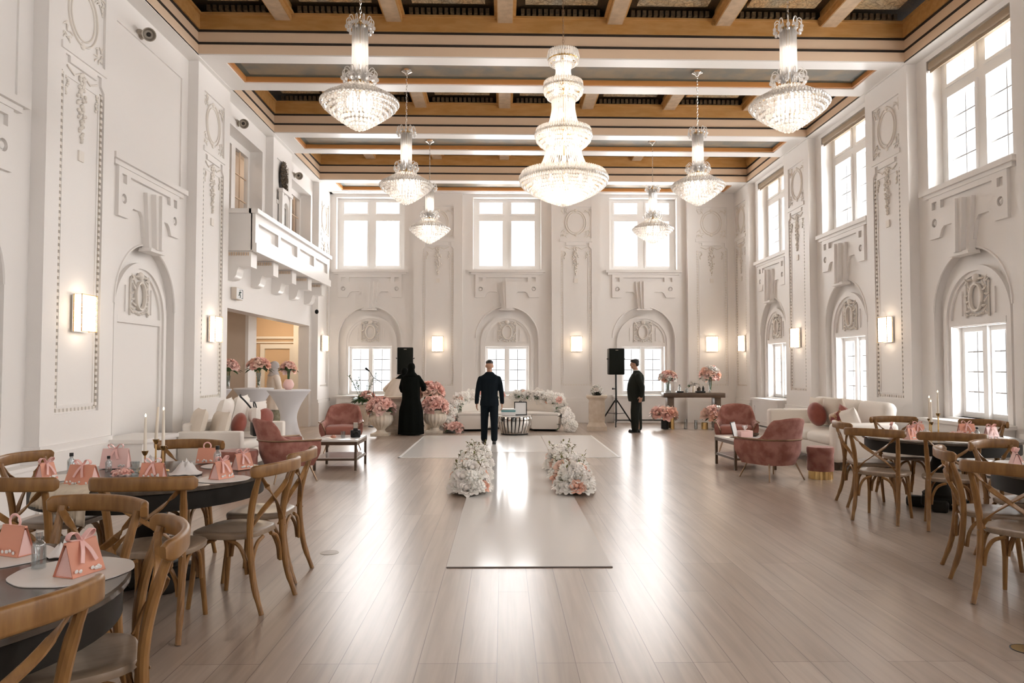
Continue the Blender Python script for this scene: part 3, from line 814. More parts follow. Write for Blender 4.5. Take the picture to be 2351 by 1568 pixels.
# tall empire chandelier
t = thing('empire_chandelier', 'tall tiered crystal empire chandelier with wide glowing bowl, in the middle', 'chandelier', (.845, 10.2, 3.77))
def strands(m, pr, n, r):
    pts = spline([(a, 0, z) for a, z in pr], 4)
    for i in range(n):
        a = 2*PI*i/n; c, s = math.cos(a), math.sin(a)
        m.tube([(p.x*c, p.x*s, p.z) for p in pts], r, 5)
obj('chain', chain_mesh(2.2, 3.33), M['bronze'], t)
m = MB(); m.lathe([(0, 3.36), (.09, 3.36), (.08, 3.33), (.02, 3.3), (0, 3.3)], 18); obj('ceiling_canopy', m, M['gold'], t)
m = MB(); m.tube([(0, 0, .3), (0, 0, 2.22)], .018, 8)
for R, z in ((.21, 2.06), (.27, 1.66), (.39, 1.0), (.61, .36)):
    m.ring((0, 0, z), R*.97, .012, 36, 6)
    for i in range(4): m.tube([(0, 0, z), (R*.97*math.cos(i*PI/2), R*.97*math.sin(i*PI/2), z)], .006, 5)
obj('frame', m, M['gold'], t)
def tier(name, rings, st=None, n=0, mat='crystal2'):
    m = MB()
    for k, (R, z, r, sz) in enumerate(rings): bead_ring(m, R, z, r, ph=k*.5, sz=sz)
    if st: strands(m, st, n, .0085)
    obj(name, m, M[mat], t, kind='stuff')
tier('crown', [(.205, 2.16, .016, 2), (.215, 2.10, .018, 2.2), (.20, 2.03, .016, 2), (.15, 1.99, .014, 1.6)])
tier('strands', [], [(.12, 2.02), (.10, 1.9), (.13, 1.78), (.21, 1.70)], 36)
tier('drum', [(.265, 1.72, .016, 2), (.27, 1.66, .018, 2.4), (.26, 1.59, .016, 2), (.22, 1.53, .016, 1.6), (.17, 1.49, .015, 1.6)])
tier('strands', [], [(.165, 1.52), (.16, 1.36), (.19, 1.2), (.24, 1.07), (.33, 1.03)], 44)
tier('drum', [(.375, 1.05, .016, 2.2), (.39, .99, .018, 2.5), (.37, .92, .017, 2), (.33, .87, .016, 1.7), (.28, .83, .016, 1.6), (.235, .80, .015, 1.5)])
tier('strands', [], [(.235, .82), (.26, .7), (.31, .58), (.38, .50), (.56, .44)], 56)
rings = [(.58, .43, .018, 2.2), (.61, .37, .019, 2.4), (.60, .32, .018, 2), (.565, .275, .018, 1.5), (.52, .24, .018, 1.5), (.47, .205, .018, 1.5), (.42, .175, .018, 1.4), (.37, .15, .018, 1.4),
         (.32, .125, .018, 1.4), (.27, .10, .018, 1.4), (.22, .08, .018, 1.4), (.17, .06, .018, 1.4), (.12, .04, .018, 1.4), (.07, .022, .018, 1.3), (.02, .01, .018, 1.2)]
tier('bead_bowl', rings)
for R, z, n in ((.40, .30, 12), (.20, .22, 6), (.22, .92, 8), (.12, 1.63, 5), (.05, 1.9, 2), (.10, 2.07, 5), (.10, .62, 4), (.08, 1.3, 3)):
    for i in range(n):
        a = 2*PI*i/n
        m = MB(); m.ell((R*math.cos(a), R*math.sin(a), z), (.03, .03, .055), 7, 5); obj('bulb', m, M['bulb'], t)

# ------------------------------------------------------------------ wall sconces, spots, small wall things
def make_sconce():
    t = thing('wall_sconce', 'x', 'wall lamp', group='crystal box sconces')
    m = MB(); m.box(-.14, .14, -.02, 0, -.21, .21); obj('backplate', m, M['trimw'], t)
    m = MB()
    for i in range(9):
        for j in range(5):
            m.rbox((-.12+.06*j, -.062, -.18+.045*i), (.057, .09, .042), .006, 1)
    obj('shade', m, M['sconce'], t, kind='stuff')
    m = MB()
    for s in (-1, 1):
        m.box(s*.153-.004, s*.153+.004, -.118, -.110, -.21, .21); m.box(s*.153-.004, s*.153+.004, -.03, -.02, -.21, .21)
        m.box(-.157, .157, -.118, -.110, s*.208-.004, s*.208+.004); obj('frame', m, M['gold'], t)
    return t
sc = make_sconce()
sl = [((XR-.16, 19.62, 2.16), -PI/2, 'crystal sconce on the right wall, in the corner by the far wall'), ((XR-.16, 16.0, 2.16), -PI/2, 'crystal sconce between the two farther right-wall windows'),
      ((XR-.16, 12.2, 2.14), -PI/2, 'crystal sconce on the right wall, just left of the nearest tall window'),
      ((-1.80, YF-.16, 2.16), 0, 'far-wall sconce on the pilaster beside the left black loudspeaker'), ((2.02, YF-.16, 2.16), 0, 'far-wall sconce between middle window and right loudspeaker'),
      ((5.77, YF-.16, 2.16), 0, 'far-wall sconce over the dark console table'),
      ((XL+.16, 8.4, 2.12), PI/2, 'large crystal sconce on the nearest left pilaster'), ((XL+.16, 12.2, 2.14), PI/2, 'crystal sconce on the second left pilaster, near the balcony'),
      ((XL+.16, 19.68, 2.16), PI/2, 'crystal sconce on the left corner pilaster past the opening')]
for i, (p, rz, lab) in enumerate(sl):
    if i == 0: sc.location = p; sc.rotation_euler = (0, 0, rz); sc['label'] = lab
    else: dup(sc, p, rz, lab)
def make_spot():
    t = thing('wall_spotlight', 'x', 'spotlight', group='wall spotlights')
    m = MB(); m.lathe([(0, 0), (.07, 0), (.07, .03), (.05, .06), (0, .06)], 18, M=Matrix.Rotation(PI/2, 4, 'X')); obj('wall_mount', m, M['greymetal'], t)
    R = Matrix.Translation((.0, -.13, -.0)) @ Matrix.Rotation(math.radians(-60), 4, 'Z') @ Matrix.Rotation(math.radians(112), 4, 'X')
    m = MB(); m.lathe([(0, -.10), (.05, -.10), (.055, -.04), (.06, .0), (.085, .07), (.09, .09), (.08, .085), (.055, .02), (0, .02)], 18, M=R); obj('lamp_head', m, M['greymetal'], t)
    m = MB(); m.ell((0, 0, .03), (.03, .03, .01), 10, 6, R); obj('lens', m, M['black'], t)
    m = MB(); m.tube([(0, -.05, 0), (0, -.12, -.01)], .018, 8); obj('arm', m, M['greymetal'], t)
    return t
s = make_spot()
for i, (y, lab) in enumerate(((9.95, 'grey wall spotlight high up by the nearest left cornice'), (13.6, 'grey wall spotlight above the first balcony door'), (17.3, 'grey wall spotlight above the far balcony door'))):
    if i == 0: s.location = (XL, y, 6.05); s.rotation_euler = (0, 0, PI/2); s['label'] = lab
    else: dup(s, (XL, y, 6.05), PI/2, lab)
for y, lab in ((10.3, 'rolled taupe blind atop the nearest right window'), (14.1, 'rolled taupe blind atop the middle right window'), (17.9, 'rolled taupe blind atop the farthest right window')):
    m = MB(); m.rbox((0, 0, 0), (.10, 1.86, .12), .03, 3); m.box(-.012, .0, -.92, .92, -.10, -.05)
    t = thing('roller_blind', lab, 'blind', (XR+.055, y, 6.19), 0, 'roller blinds')
    obj('roll', m, M['blind'], t)
    m = MB(); m.box(-.05, .05, -.935, -.925, -.06, .07); m.box(-.05, .05, .925, .935, -.06, .07); obj('bracket', m, M['greymetal'], t)
# exit sign with running-figure pictogram
t = thing('exit_sign', 'white exit sign box with dark running figure above the opening', 'sign', (XL+.005, 13.62, 2.87), PI/2)
m = MB(); m.rbox((0, -.05, 0), (.34, .10, .22), .008, 2); obj('housing', m, M['cream'], t)
m = MB(); m.box(-.165, .165, -.104, -.099, -.10, .10); obj('face', m, M['paper'], t)
m = MB(); y = -.106
m.ell((.0, y, .062), (.016, .003, .016), 10, 6)
for a, b in (((.0, .04), (-.015, -.005)), ((-.015, -.005), (.02, -.035)), ((.02, -.035), (.01, -.075)), ((-.015, -.005), (-.045, -.03)), ((-.045, -.03), (-.075, -.03)), ((0, .035), (.035, .02)), ((.035, .02), (.05, .035)), ((0, .035), (-.035, .025)), ((-.035, .025), (-.045, 0))):
    m.tube([(a[0], y, a[1]), (b[0], y, b[1])], .008, 6)
m.box(.075, .15, y-.002, y+.002, -.08, -.07); m.box(.14, .15, y-.002, y+.002, -.08, .08); m.box(.075, .15, y-.002, y+.002, .07, .08)
obj('pictogram', m, M['ink'], t)
m = MB(); m.ell((0, -.04, 0), (.05, .05, .06), 12, 8)
o = obj('security_camera', m, M['plastic']); o.location = (XL+.13, 18.98, 2.95); o.rotation_euler = (0, 0, PI/2); tag(o, 'small black dome camera beside the tall opening', 'camera')
# dark leaf wreath and small arch below it on the balcony pilaster
t = thing('leaf_wreath', 'dark oval leaf medallion hung on the balcony pilaster', 'wreath', (XL+.165, 16.0, 5.64), PI/2)
m = MB(); r = random.Random(4)
for k in range(150):
    a = r.uniform(0, 2*PI); q = math.sqrt(r.random()); x, z = .24*q*math.cos(a), .35*q*math.sin(a)
    b = r.uniform(0, PI); l = .045
    m.tube([(x-l*math.cos(b), -.02, z-l*math.sin(b)), (x, -.045*r.uniform(.6, 1), z), (x+l*math.cos(b), -.02, z+l*math.sin(b))], [.004, .016, .004], 5)
obj('foliage', m, M['eggdart'], t, kind='stuff')
m = MB(); m.lathe([(0, 0), (.24, 0), (.22, .02), (0, .02)], 24, M=Matrix.Diagonal((1, 1, 1.45, 1)) @ Matrix.Rotation(PI/2, 4, 'X')); obj('backing', m, M['black'], t)
t = obj('arched_plaque', MB(), M['relief']); COL.objects.unlink(t); bpy.data.objects.remove(t)
m = MB()
m.plate(arch(0, .30, -.40, .15), [arch(0, .17, -.34, .10)], .0, .06); m.plate(rect(-.38, .38, .44, .52), [], 0, .10)
for s in (-1, 1): m.plate(rect(s*.29-.06, s*.29+.06, -.42, .44), [], 0, .08)
o = obj('plaster_plaque', m, M['wall']); o.location = (XL+.181, 16.0, 4.82); o.rotation_euler = (0, 0, PI/2); tag(o, 'white arched plaster plaque under the dark leaf medallion', 'plaque')
# ------------------------------------------------------------------ cross-back chairs
def make_chair():
    t = thing('dining_chair', 'x', 'chair', group='cross-back dining chairs')
    W = M['wood']
    m = MB()
    out = []
    for i in range(40):
        a = 2*PI*i/40; c, s = math.cos(a), math.sin(a)
        e = .55
        x = math.copysign(abs(c)**e, c); y = math.copysign(abs(s)**e, s)
        wx = .235 if y > 0 else .235-.035*(-y)
        out.append((wx*x, .215*y))
    def ringz(k, z): return [(x*k, y*k, z) for x, y in out]
    rr = [ringz(.93, .440), ringz(.99, .446), ringz(1.0, .462), ringz(.985, .474), ringz(.93, .480), ringz(.6, .474), ringz(.2, .470)]
    vs = [p for q in rr for p in q]; n = 40
    fs = [tuple(range(n-1, -1, -1))] + [(j*n+i, j*n+(i+1) % n, (j+1)*n+(i+1) % n, (j+1)*n+i) for j in range(len(rr)-1) for i in range(n)] + [tuple((len(rr)-1)*n+i for i in range(n))]
    m.add(vs, fs); obj('seat', m, M['seat'], t)
    for s in (-1, 1):
        m = MB(); m.tube(spline([(s*.205, -.31, 0), (s*.195, -.245, .2), (s*.19, -.215, .46), (s*.20, -.235, .66), (s*.215, -.295, .865)], 5), [.016]*3+[.020]*9+[.021]*6+[.018]*3, 10)
        obj('leg', m, W, t)
    for s in (-1, 1):
        m = MB(); m.tube(spline([(s*.20, .20, 0), (s*.185, .175, .25), (s*.175, .165, .445)], 4), [.014, .015, .016, .017, .018, .019, .020, .021, .021], 10)
        obj('leg', m, W, t)
    m = MB()
    pts = spline([(-.275, -.265, .868), (-.24, -.305, .872), (-.12, -.35, .876), (0, -.36, .878), (.12, -.35, .876), (.24, -.305, .872), (.275, -.265, .868)], 5)
    sc_ = [(1, .55), (1, .8), (1, .95)]+[(1, 1)]*(len(pts)-6)+[(1, .95), (1, .8), (1, .55)]
    m.sweep(pts, rrect(.030, .078, .013, 3), scales=sc_); obj('top_rail', m, W, t)
    for s in (-1, 1):
        m = MB()
        m.sweep(spline([(s*.205, -.285+.003*s, .845), (s*.10, -.285+.008*s, .74), (0, -.265+.010*s, .665), (-s*.10, -.235+.008*s, .585), (-s*.175, -.215+.003*s, .50), (-s*.18, -.20, .465)], 4), rrect(.010, .034, .004, 1), up=(s*.7, 0, .7))
        obj('cross_slat', m, W, t)
    fl_, fr_, bl_, br_ = (-.183, .172), (.183, .172), (-.19, -.218), (.19, -.218)
    for a, b in ((fl_, fr_), (bl_, br_), (fl_, bl_), (fr_, br_)):
        m = MB(); a = V((*a, 0)); b = V((*b, 0)); mid = (a+b)/2
        def P(k, z): return a.lerp(b, k)+V((0, 0, z))
        for (k0, sg) in ((0, 1), (1, -1)):
            m.tube(spline([P(k0+sg*.05, .235), P(k0+sg*.09, .33), P(k0+sg*.20, .405), P(k0+sg*.38, .437)], 4), .0125, 8)
        obj('bentwood_brace', m, W, t)
    for s in (-1, 1):
        for z, y in ((.46, -.236), (.855, -.31)):
            m = MB(); m.ell((s*.195, y, z), (.006, .004, .006), 6, 4); obj('bolt', m, M['bronze'], t)
    return t
c0 = make_chair()
# rail centre, facing direction, label
chairs = [
 ((-1.23, 1.90), (-.91, .41), 'brown cross-back chair closest to the camera, back rail over the dark table edge'),
 ((-1.24, 2.83), (-.85, -.47), 'cross-back chair seen edge-on at the right side of the nearest left table'),
 ((-1.82, 3.42), (-.30, -.95), 'cross-back chair on the far side of the nearest left table, between both left tables'),
 ((-1.96, 4.02), (-.10, 1), 'cross-back chair with its back to the camera before the candlestick table'),
 ((-2.70, 4.02), (.08, 1.0), 'cross-back chair beside the hanging gauze table runner'),
 ((-1.40, 4.74), (-.95, .22), 'cross-back chair with full seat and legs in view at the aisle side, left table'),
 ((-1.42, 5.40), (-1, .03), 'cross-back chair half behind another, in front of the pink armchair'),
 ((-2.55, 6.10), (0, -1), 'cross-back chair facing the camera behind the three candles, before the white sofa arm'),
 ((-3.34, 5.14), (.95, -.05), 'cross-back chair at the left frame edge, facing inward by the white ledge'),
 ((3.58, 7.12), (.68, .73), 'cross-back chair with its whole crossed back in view, right of the pink pouf'),
 ((3.72, 8.15), (.98, -.15), 'cross-back chair seen side-on in front of the cream sofa end'),
 ((4.08, 6.66), (.45, .89), 'cross-back chair with back to camera near the pedestal of the farther right table'),
 ((4.74, 8.95), (-.08, -1), 'cross-back chair behind the farther right table, next to the cream sofa'),
 ((5.50, 8.35), (-.9, -.43), 'cross-back chair behind the farther right table, under the bright window'),
 ((3.25, 5.46), (.91, -.41), 'cross-back chair seen edge-on at the aisle side of the nearer right table'),
 ((3.10, 4.53), (.8, .6), 'large cross-back chair at the right frame edge, back towards the camera'),
 ((3.98, 6.02), (.35, -.94), 'cross-back chair facing the camera across the nearer right table'),
]
for i, (p, d, lab) in enumerate(chairs):
    d = V((*d, 0)).normalized()
    q = V((*p, 0))+d*.33; rz = math.atan2(d.y, d.x)-PI/2
    if i == 0: c0.location = q; c0.rotation_euler = (0, 0, rz); c0['label'] = lab
    else: dup(c0, q, rz, lab)
# ------------------------------------------------------------------ round pedestal tables
TZ = .76
def make_table():
    t = thing('round_table', 'x', 'table', group='dark round pedestal tables')
    m = MB(); m.lathe([(0, .728), (.745, .728), (.76, .735), (.76, .753), (.752, .76), (0, .76)], 72); obj('tabletop', m, M['tabletop'], t)
    m = MB(); m.lathe([(.715, .62), (.735, .62), (.735, .728), (.715, .728), (.715, .62)], 72); obj('apron', m, M['table'], t)
    m = MB(); m.lathe([(0, .12), (.17, .12), (.18, .16), (.13, .2), (.085, .26), (.11, .34), (.12, .42), (.08, .52), (.07, .58), (.14, .62), (.3, .64), (.3, .70), (0, .70)], 32); obj('pedestal', m, M['table'], t)
    m = MB()
    for k in range(4):
        R = Matrix.Rotation(PI/2*k+.4, 4, 'Z')
        m.rbox((.17, 0, .055), (.32, .16, .11), .03, 2, R)
    m.rbox((0, 0, .09), (.36, .36, .10), .02, 2, Matrix.Rotation(.4, 4, 'Z')); obj('base', m, M['table'], t)
    return t
t0 = make_table()
tabs = [(-2.05, 2.42, 'dark round pedestal table cut by the left frame edge, with two favour boxes'), (-2.44, 5.19, 'dark round pedestal table with three lit candles and a gauze runner'),
        (4.70, 7.90, 'dark round pedestal table with candles by the right window'), (4.30, 5.15, 'dark round pedestal table cut by the right frame edge')]
for i, (x, y, lab) in enumerate(tabs):
    if i == 0: t0.location = (x, y, 0); t0['label'] = lab
    else: dup(t0, (x, y, 0), .3*i, lab)
# ------------------------------------------------------------------ lounge armchairs
def sm(x, a, b):
    t = max(0, min(1, (x-a)/(b-a))); return t*t*(3-2*t)
def make_armchair():
    t = thing('armchair', 'x', 'armchair', group='pink velvet armchairs')
    n = 48
    def plan(k, sc=1.0):
        # k -1..1 from right arm front, round the back, to left arm front
        a = k*PI*.5
        if abs(k) > .62:
            q = (abs(k)-.62)/.38
            x0, y0 = .40*math.sin(.62*PI*.5)*1.0, -.37*math.cos(.62*PI*.5)
            x = math.copysign(x0+.045*math.sin(q*PI*.5), k); y = y0+q*.52
        else:
            x, y = .40*math.sin(a), -.37*math.cos(a)
        return x*sc, y*sc
    def top(k):
        return .555+.285*(1-sm(abs(k), .44, .72))*(1-.10*(abs(k)/.4)**2 if abs(k) < .4 else .90)-.02*sm(abs(k), .7, 1)
    def shell(prof_fn, z_of, name):
        m = MB(); vs = []; P = None
        for i in range(n+1):
            k = -1+2*i/n
            ring = prof_fn(k)
            P = len(ring); vs += ring
        fs = []
        for i in range(n):
            for j in range(P):
                j2 = (j+1) % P
                fs.append((i*P+j, i*P+j2, (i+1)*P+j2, (i+1)*P+j))
        fs.append(tuple(range(P))); fs.append(tuple(n*P+j for j in range(P-1, -1, -1)))
        m.add(vs, fs); return m
    def prof(k):
        h = top(k); px, py = plan(k)
        out = []
        ln = math.hypot(px, py)
        nx, ny = px/ln, py/ln
        if abs(k) > .62: nx, ny = math.copysign(1, k), 0
        def pt(off, z):
            s = .76+.24*sm(z, .14, .42)
            lean = -.09*max(0, z-.5)/.3*(1-sm(abs(k), .3, .7))
            return (px*s+nx*off, py*s+ny*off+lean*1.0, z)
        th = .075-.02*sm(h, .6, .8)
        zs = [.205, .225, .26, .31, .37, .44, .50, h-.03]
        for z in zs: out.append(pt(0, z))
        out += [pt(-.012, h-.006), pt(-th/2, h+.004), pt(-th+.012, h-.006), pt(-th, h-.03), pt(-th-.01, .42), pt(-th-.02, .30), pt(-th-.02, .23)]
        return out
    m = shell(prof, None, 'shell'); obj('shell', m, M['velvet'], t, smooth=60)
    def pip(k):
        px, py = plan(k); ln = math.hypot(px, py); nx, ny = px/ln, py/ln
        if abs(k) > .62: nx, ny = math.copysign(1, k), 0
        z = .548
        lean = -.09*max(0, z-.5)/.3*(1-sm(abs(k), .3, .7))
        return (px+nx*.004, py+ny*.004+lean, z)
    m = MB(); m.tube([pip(-1+2*i/n) for i in range(n+1)], .012, 6)
    for s in (-1, 1):
        e = pip(s); m.tube([e, (e[0]-s*.05, e[1]+.012, .53), (e[0]-s*.11, e[1]+.0, .40), (e[0]-s*.12, e[1]-.03, .24)], .009, 6)
    obj('piping', m, M['bronze'], t)
    m = MB(); m.rbox((0, .02, .39), (.60, .58, .15), .06, 4, puff=.03); obj('seat_cushion', m, M['velvetseat'], t)
    m = MB(); m.rbox((0, .02, .255), (.50, .50, .11), .045, 3); obj('seat_base', m, M['velvet'], t)
    for sx in (-1, 1):
        for sy in (-1, 1):
            m = MB(); m.tube([(sx*.22, sy*.20, .24), (sx*.30, sy*.29, .0)], [.013, .009], 8); obj('leg', m, M['bronze'], t)
    return t
a0 = make_armchair()
arms = [((-2.90, 10.0), (.80, .60), 'pink velvet armchair seen from behind, beside the left white sofa'), ((-2.88, 13.3), (.12, -1), 'pink velvet armchair facing the camera behind the left coffee table'),
        ((3.66, 10.05), (-.38, .92), 'pink velvet armchair with its rounded back to the camera, next to the pink pouf'), ((4.2, 13.25), (-.3, -.95), 'pink velvet armchair facing the camera by the dark console table')]
for i, (p, d, lab) in enumerate(arms):
    rz = math.atan2(d[1], d[0])-PI/2
    if i == 0: a0.location = (*p, 0); a0.rotation_euler = (0, 0, rz); a0['label'] = lab
    else: dup(a0, (*p, 0), rz, lab)
# ------------------------------------------------------------------ sofas
def pillow(m, w, h, t, Mx):
    n = 10; vs = []; fs = []
    for sg in (1, -1):
        for i in range(n+1):
            for j in range(n+1):
                x, y = -1+2*i/n, -1+2*j/n
                z = sg*t/2*((1-x**4)*(1-y**4))**.55
                k = 1-.05*(x*x*(1-y*y)*.0+y*y)*abs(x)**2*0
                vs.append((w/2*x*(1-.06*(1-y*y)*abs(x)**6), z, h/2*y*(1-.06*(1-x*x)*abs(y)**6)))
    N = (n+1)**2
    for b in (0, N):
        for i in range(n):
            for j in range(n):
                q = (b+i*(n+1)+j, b+(i+1)*(n+1)+j, b+(i+1)*(n+1)+j+1, b+i*(n+1)+j+1)
                fs.append(q if b == 0 else q[::-1])
    m.add(vs, fs, Mx)
def make_pillow(name, label, mat, loc, rz, tilt, w=.5, h=.5, t=.18, roll=0, cat='cushion', group=None, round_=False):
    w, h, loc = w*.95, h*.95, (loc[0], loc[1], loc[2]+.02)
    m = MB()
    if round_: m.ell((0, 0, 0), (w/2, t/2, h/2), 20, 14)
    else: pillow(m, w, h, t, None)
    o = obj(name, m, M[mat], loc=loc, smooth=70)
    o.rotation_mode = 'QUATERNION'
    o.rotation_quaternion = (Matrix.Rotation(rz, 3, 'Z') @ Matrix.Rotation(tilt, 3, 'X') @ Matrix.Rotation(roll, 3, 'Y')).to_quaternion()
    return tag(o, label, cat, group)
t = thing('sofa', 'boxy white linen sofa with square arms along the left wall', 'sofa', (-4.02, 11.2, 0), -PI/2)
# local: x along length, +y front
m = MB(); m.rbox((0, 0, .22), (1.80, .80, .24), .03, 2); obj('base', m, M['linen'], t)
for s in (-1, 1):
    m = MB(); m.rbox((s*.97, 0, .35), (.16, .86, .56), .025, 2); obj('arm', m, M['linen'], t)
m = MB(); m.rbox((0, -.37, .42), (1.80, .14, .62), .04, 3); obj('backrest', m, M['linen'], t)
for s in (-1, 1):
    m = MB(); m.rbox((s*.445, .06, .40), (.88, .70, .14), .05, 3, puff=.02); obj('seat_cushion', m, M['linen'], t)
for sx in (-1, 1):
    for sy in (-1, 1):
        m = MB(); m.cbox((sx*.9, sy*.34, .05), (.07, .07, .1)); obj('leg', m, M['darkwood'], t)
LT = math.radians(-14)
make_pillow('throw_pillow', 'beige pillow nearest the wall over the near sofa arm', 'cream', (-4.28, 10.42, .70), -PI/2+.6, LT, .48, .46)
make_pillow('throw_pillow', 'second beige pillow overlapping the first on the left sofa', 'cream', (-4.02, 10.55, .67), -PI/2+.75, LT, .46, .42)
make_pillow('back_pillow', 'large white back pillow on the left sofa, under the bag strap', 'linen', (-4.16, 11.05, .78), -PI/2+.2, LT, .68, .56, .20)
make_pillow('back_pillow', 'large white back pillow in the middle of the left sofa', 'linen', (-4.14, 11.62, .80), -PI/2+.1, LT, .66, .56, .20)
make_pillow('throw_pillow', 'white square pillow in the far corner of the left sofa', 'linen', (-3.98, 11.86, .74), -PI/2-.35, LT, .5, .46)
make_pillow('velvet_pillow', 'brick red velvet pillow left of the black handbag', 'redvelvet', (-3.86, 10.84, .66), -PI/2+.5, LT, .46, .36, .2, round_=True)
make_pillow('velvet_pillow', 'brick red velvet pillow right of the black handbag', 'redvelvet', (-3.72, 11.52, .68), -PI/2-.2, LT, .50, .38, .2, round_=True)
t = thing('handbag', 'black and white handbag leaning on the left sofa', 'bag', (-3.66, 10.98, .50), -PI/2+.5)
m = MB(); m.rbox((0, 0, .12), (.26, .12, .24), .02, 2); obj('body', m, M['cap'], t)
m = MB(); pillow(m, .28, .24, .16, Matrix.Translation((0, -.02, .30))); obj('flap', m, M['linen'], t)
m = MB(); m.tube(spline([(-.09, 0, .36), (-.08, -.02, .46), (.0, -.03, .5), (.08, -.02, .46), (.09, 0, .36)], 5), .010, 6)
m.tube(spline([(-.12, 0, .34), (-.2, -.1, .48), (-.14, -.2, .58), (-.02, -.22, .60)], 5), .014, 6); obj('handle', m, M['cap'], t)
# cream sofa along the right wall
t = thing('sofa', 'long cream sofa with rounded tall back along the right wall', 'sofa', (5.30, 12.1, 0), PI/2)
m = MB(); m.rbox((0, -.02, .25), (2.55, .95, .26), .05, 3); obj('base', m, M['linen'], t)
for k in range(3):
    m = MB(); m.rbox((-.83+.83*k, .08, .43), (.82, .82, .16), .06, 4, puff=.02); obj('seat_cushion', m, M['linen'], t)
for k in range(3):
    m = MB(); m.rbox((0, 0, 0), (.85, .24, .62), .11, 5, Matrix.Translation((-.85+.85*k, -.40, .68)) @ Matrix.Rotation(math.radians(10), 4, 'X')); obj('back_cushion', m, M['linen'], t)
m = MB(); m.rbox((-1.26, -.02, .40), (.20, .98, .58), .07, 4); obj('arm', m, M['linen'], t)
m = MB(); m.rbox((1.30, -.02, .45), (.18, .98, .62), .05, 4); obj('arm', m, M['linen'], t)
for sx in (-1, 1):
    for sy in (-1, 1):
        m = MB(); m.cbox((sx*1.2, sy*.38, .06), (.10, .10, .12)); obj('leg', m, M['darkwood'], t)
RT = math.radians(-14)
make_pillow('round_cushion', 'round brick red velvet cushion on the cream sofa', 'redvelvet', (5.18, 12.12, .72), PI/2, RT, .46, .42, .26, round_=True)
make_pillow('throw_pillow', 'beige square cushion behind the round red cushion', 'cream', (5.42, 12.55, .75), PI/2, RT, .55, .5, .2)
make_pillow('throw_pillow', 'beige upright cushion right of the round red cushion', 'cream', (5.40, 11.92, .76), PI/2+.2, RT, .50, .5, .2)
make_pillow('throw_pillow', 'white pointed pillow at the near end of the cream sofa', 'linen', (5.24, 11.08, .70), PI/2+.3, RT, .36, .36, .15, roll=.25)
make_pillow('patterned_pillow', 'small dark red and gold pillow on the cream sofa', 'goldcloth', (5.16, 11.32, .68), PI/2+.2, RT, .32, .28, .14, roll=.3)
make_pillow('patterned_pillow', 'little bright red pillow tucked behind the gold pillow', 'redvelvet', (5.30, 11.36, .74), PI/2, RT, .34, .30, .12, roll=-.4)
# poufs
def make_pouf(label, loc, r, h):
    t = thing('pouf', label, 'pouf', loc, 0, 'pink velvet poufs')
    m = MB(); m.lathe([(0, .11), (r*.98, .11), (r, .13), (r*.99, h-.09), (r*1.03, h-.07), (r*1.03, h-.02), (r*.98, h), (0, h+.006)], 40); obj('seat', m, M['velvet'], t)
    m = MB(); m.lathe([(0, 0), (r*.9, 0), (r*.9, .11), (0, .11)], 48, flute=.02, fl_n=24); obj('base', m, M['gold'], t)
make_pouf('round pink velvet pouf with gold base before the cream sofa', (4.32, 10.02, 0), .172, .43)
make_pouf('pink velvet pouf squeezed between left sofa and armchair', (-3.42, 9.6, 0), .24, .44)
# coffee tables
def make_coffee():
    t = thing('coffee_table', 'x', 'coffee table', group='marble coffee tables')
    m = MB(); m.rbox((0, 0, .435), (.64, .80, .03), .004, 1); obj('tabletop', m, M['marble'], t)
    m = MB()
    for s in (-1, 1):
        m.box(-.32, .32, s*.385-.015, s*.385+.015, .37, .42); m.box(s*.305-.015, s*.305+.015, -.4, .4, .37, .42)
        m.box(-.32, .32, s*.385-.012, s*.385+.012, .145, .175); m.box(s*.305-.012, s*.305+.012, -.4, .4, .145, .175)
    obj('frame', m, M['darkwood'], t)
    m = MB(); m.box(-.30, .30, -.38, .38, .165, .185); obj('shelf', m, M['marble'], t)
    for sx in (-1, 1):
        for sy in (-1, 1):
            m = MB(); m.cbox((sx*.30, sy*.38, .21), (.035, .035, .42)); obj('leg', m, M['darkwood'], t)
    return t
t = make_coffee(); t.location = (-2.46, 11.25, 0); t['label'] = 'marble coffee table holding a black camera, left lounge'
dup(t, (3.68, 11.22, 0), .08, 'marble coffee table holding a tablet and tissues, right lounge')
# camera, rose and glass on the left coffee table
t = thing('photo_camera', 'black camera standing on the left coffee table', 'camera', (-2.24, 11.25, .451), .3)
m = MB(); m.rbox((0, 0, .055), (.15, .07, .11), .015, 3); m.rbox((0, 0, .12), (.07, .06, .04), .01, 2); obj('body', m, M['cap'], t)
m = MB(); m.lathe([(0, 0), (.042, 0), (.042, .08), (.036, .09), (0, .085)], 18, M=Matrix.Translation((0, -.035, .055)) @ Matrix.Rotation(PI/2, 4, 'X')); obj('lens', m, M['plastic'], t)
m = MB(); m.box(-.03, .03, -.02, .02, .14, .22); obj('flash', m, M['greymetal'], t)
def gob(label, loc, r, h, name='drinking_glass', cat='glass', mat='glass'):
    m = MB(); m.lathe([(0, .004), (r*.85, 0), (r, h), (r*.93, h), (r*.8, .01), (0, .01)], 16); o = obj(name, m, M[mat], loc=loc); return tag(o, label, cat)
bouquet_later = (-2.42, 11.08, .452)
gob('clear glass beside the camera on the left coffee table', (-2.40, 11.12, .451), .035, .10)
t = thing('tablet_computer', 'upright tablet in dark case on the right coffee table', 'tablet', (3.52, 11.12, .451), .9)
R = Matrix.Rotation(math.radians(-14), 4, 'X')
m = MB(); m.rbox((0, 0, .12), (.18, .012, .24), .005, 2, R); obj('case', m, M['cap'], t)
m = MB(); m.box(-.08, .08, -.008, -.0065, .015, .225, R); obj('screen', m, M['paper'], t)
m = MB(); m.box(-.05, .05, .0, .08, 0, .006); obj('stand', m, M['cap'], t)
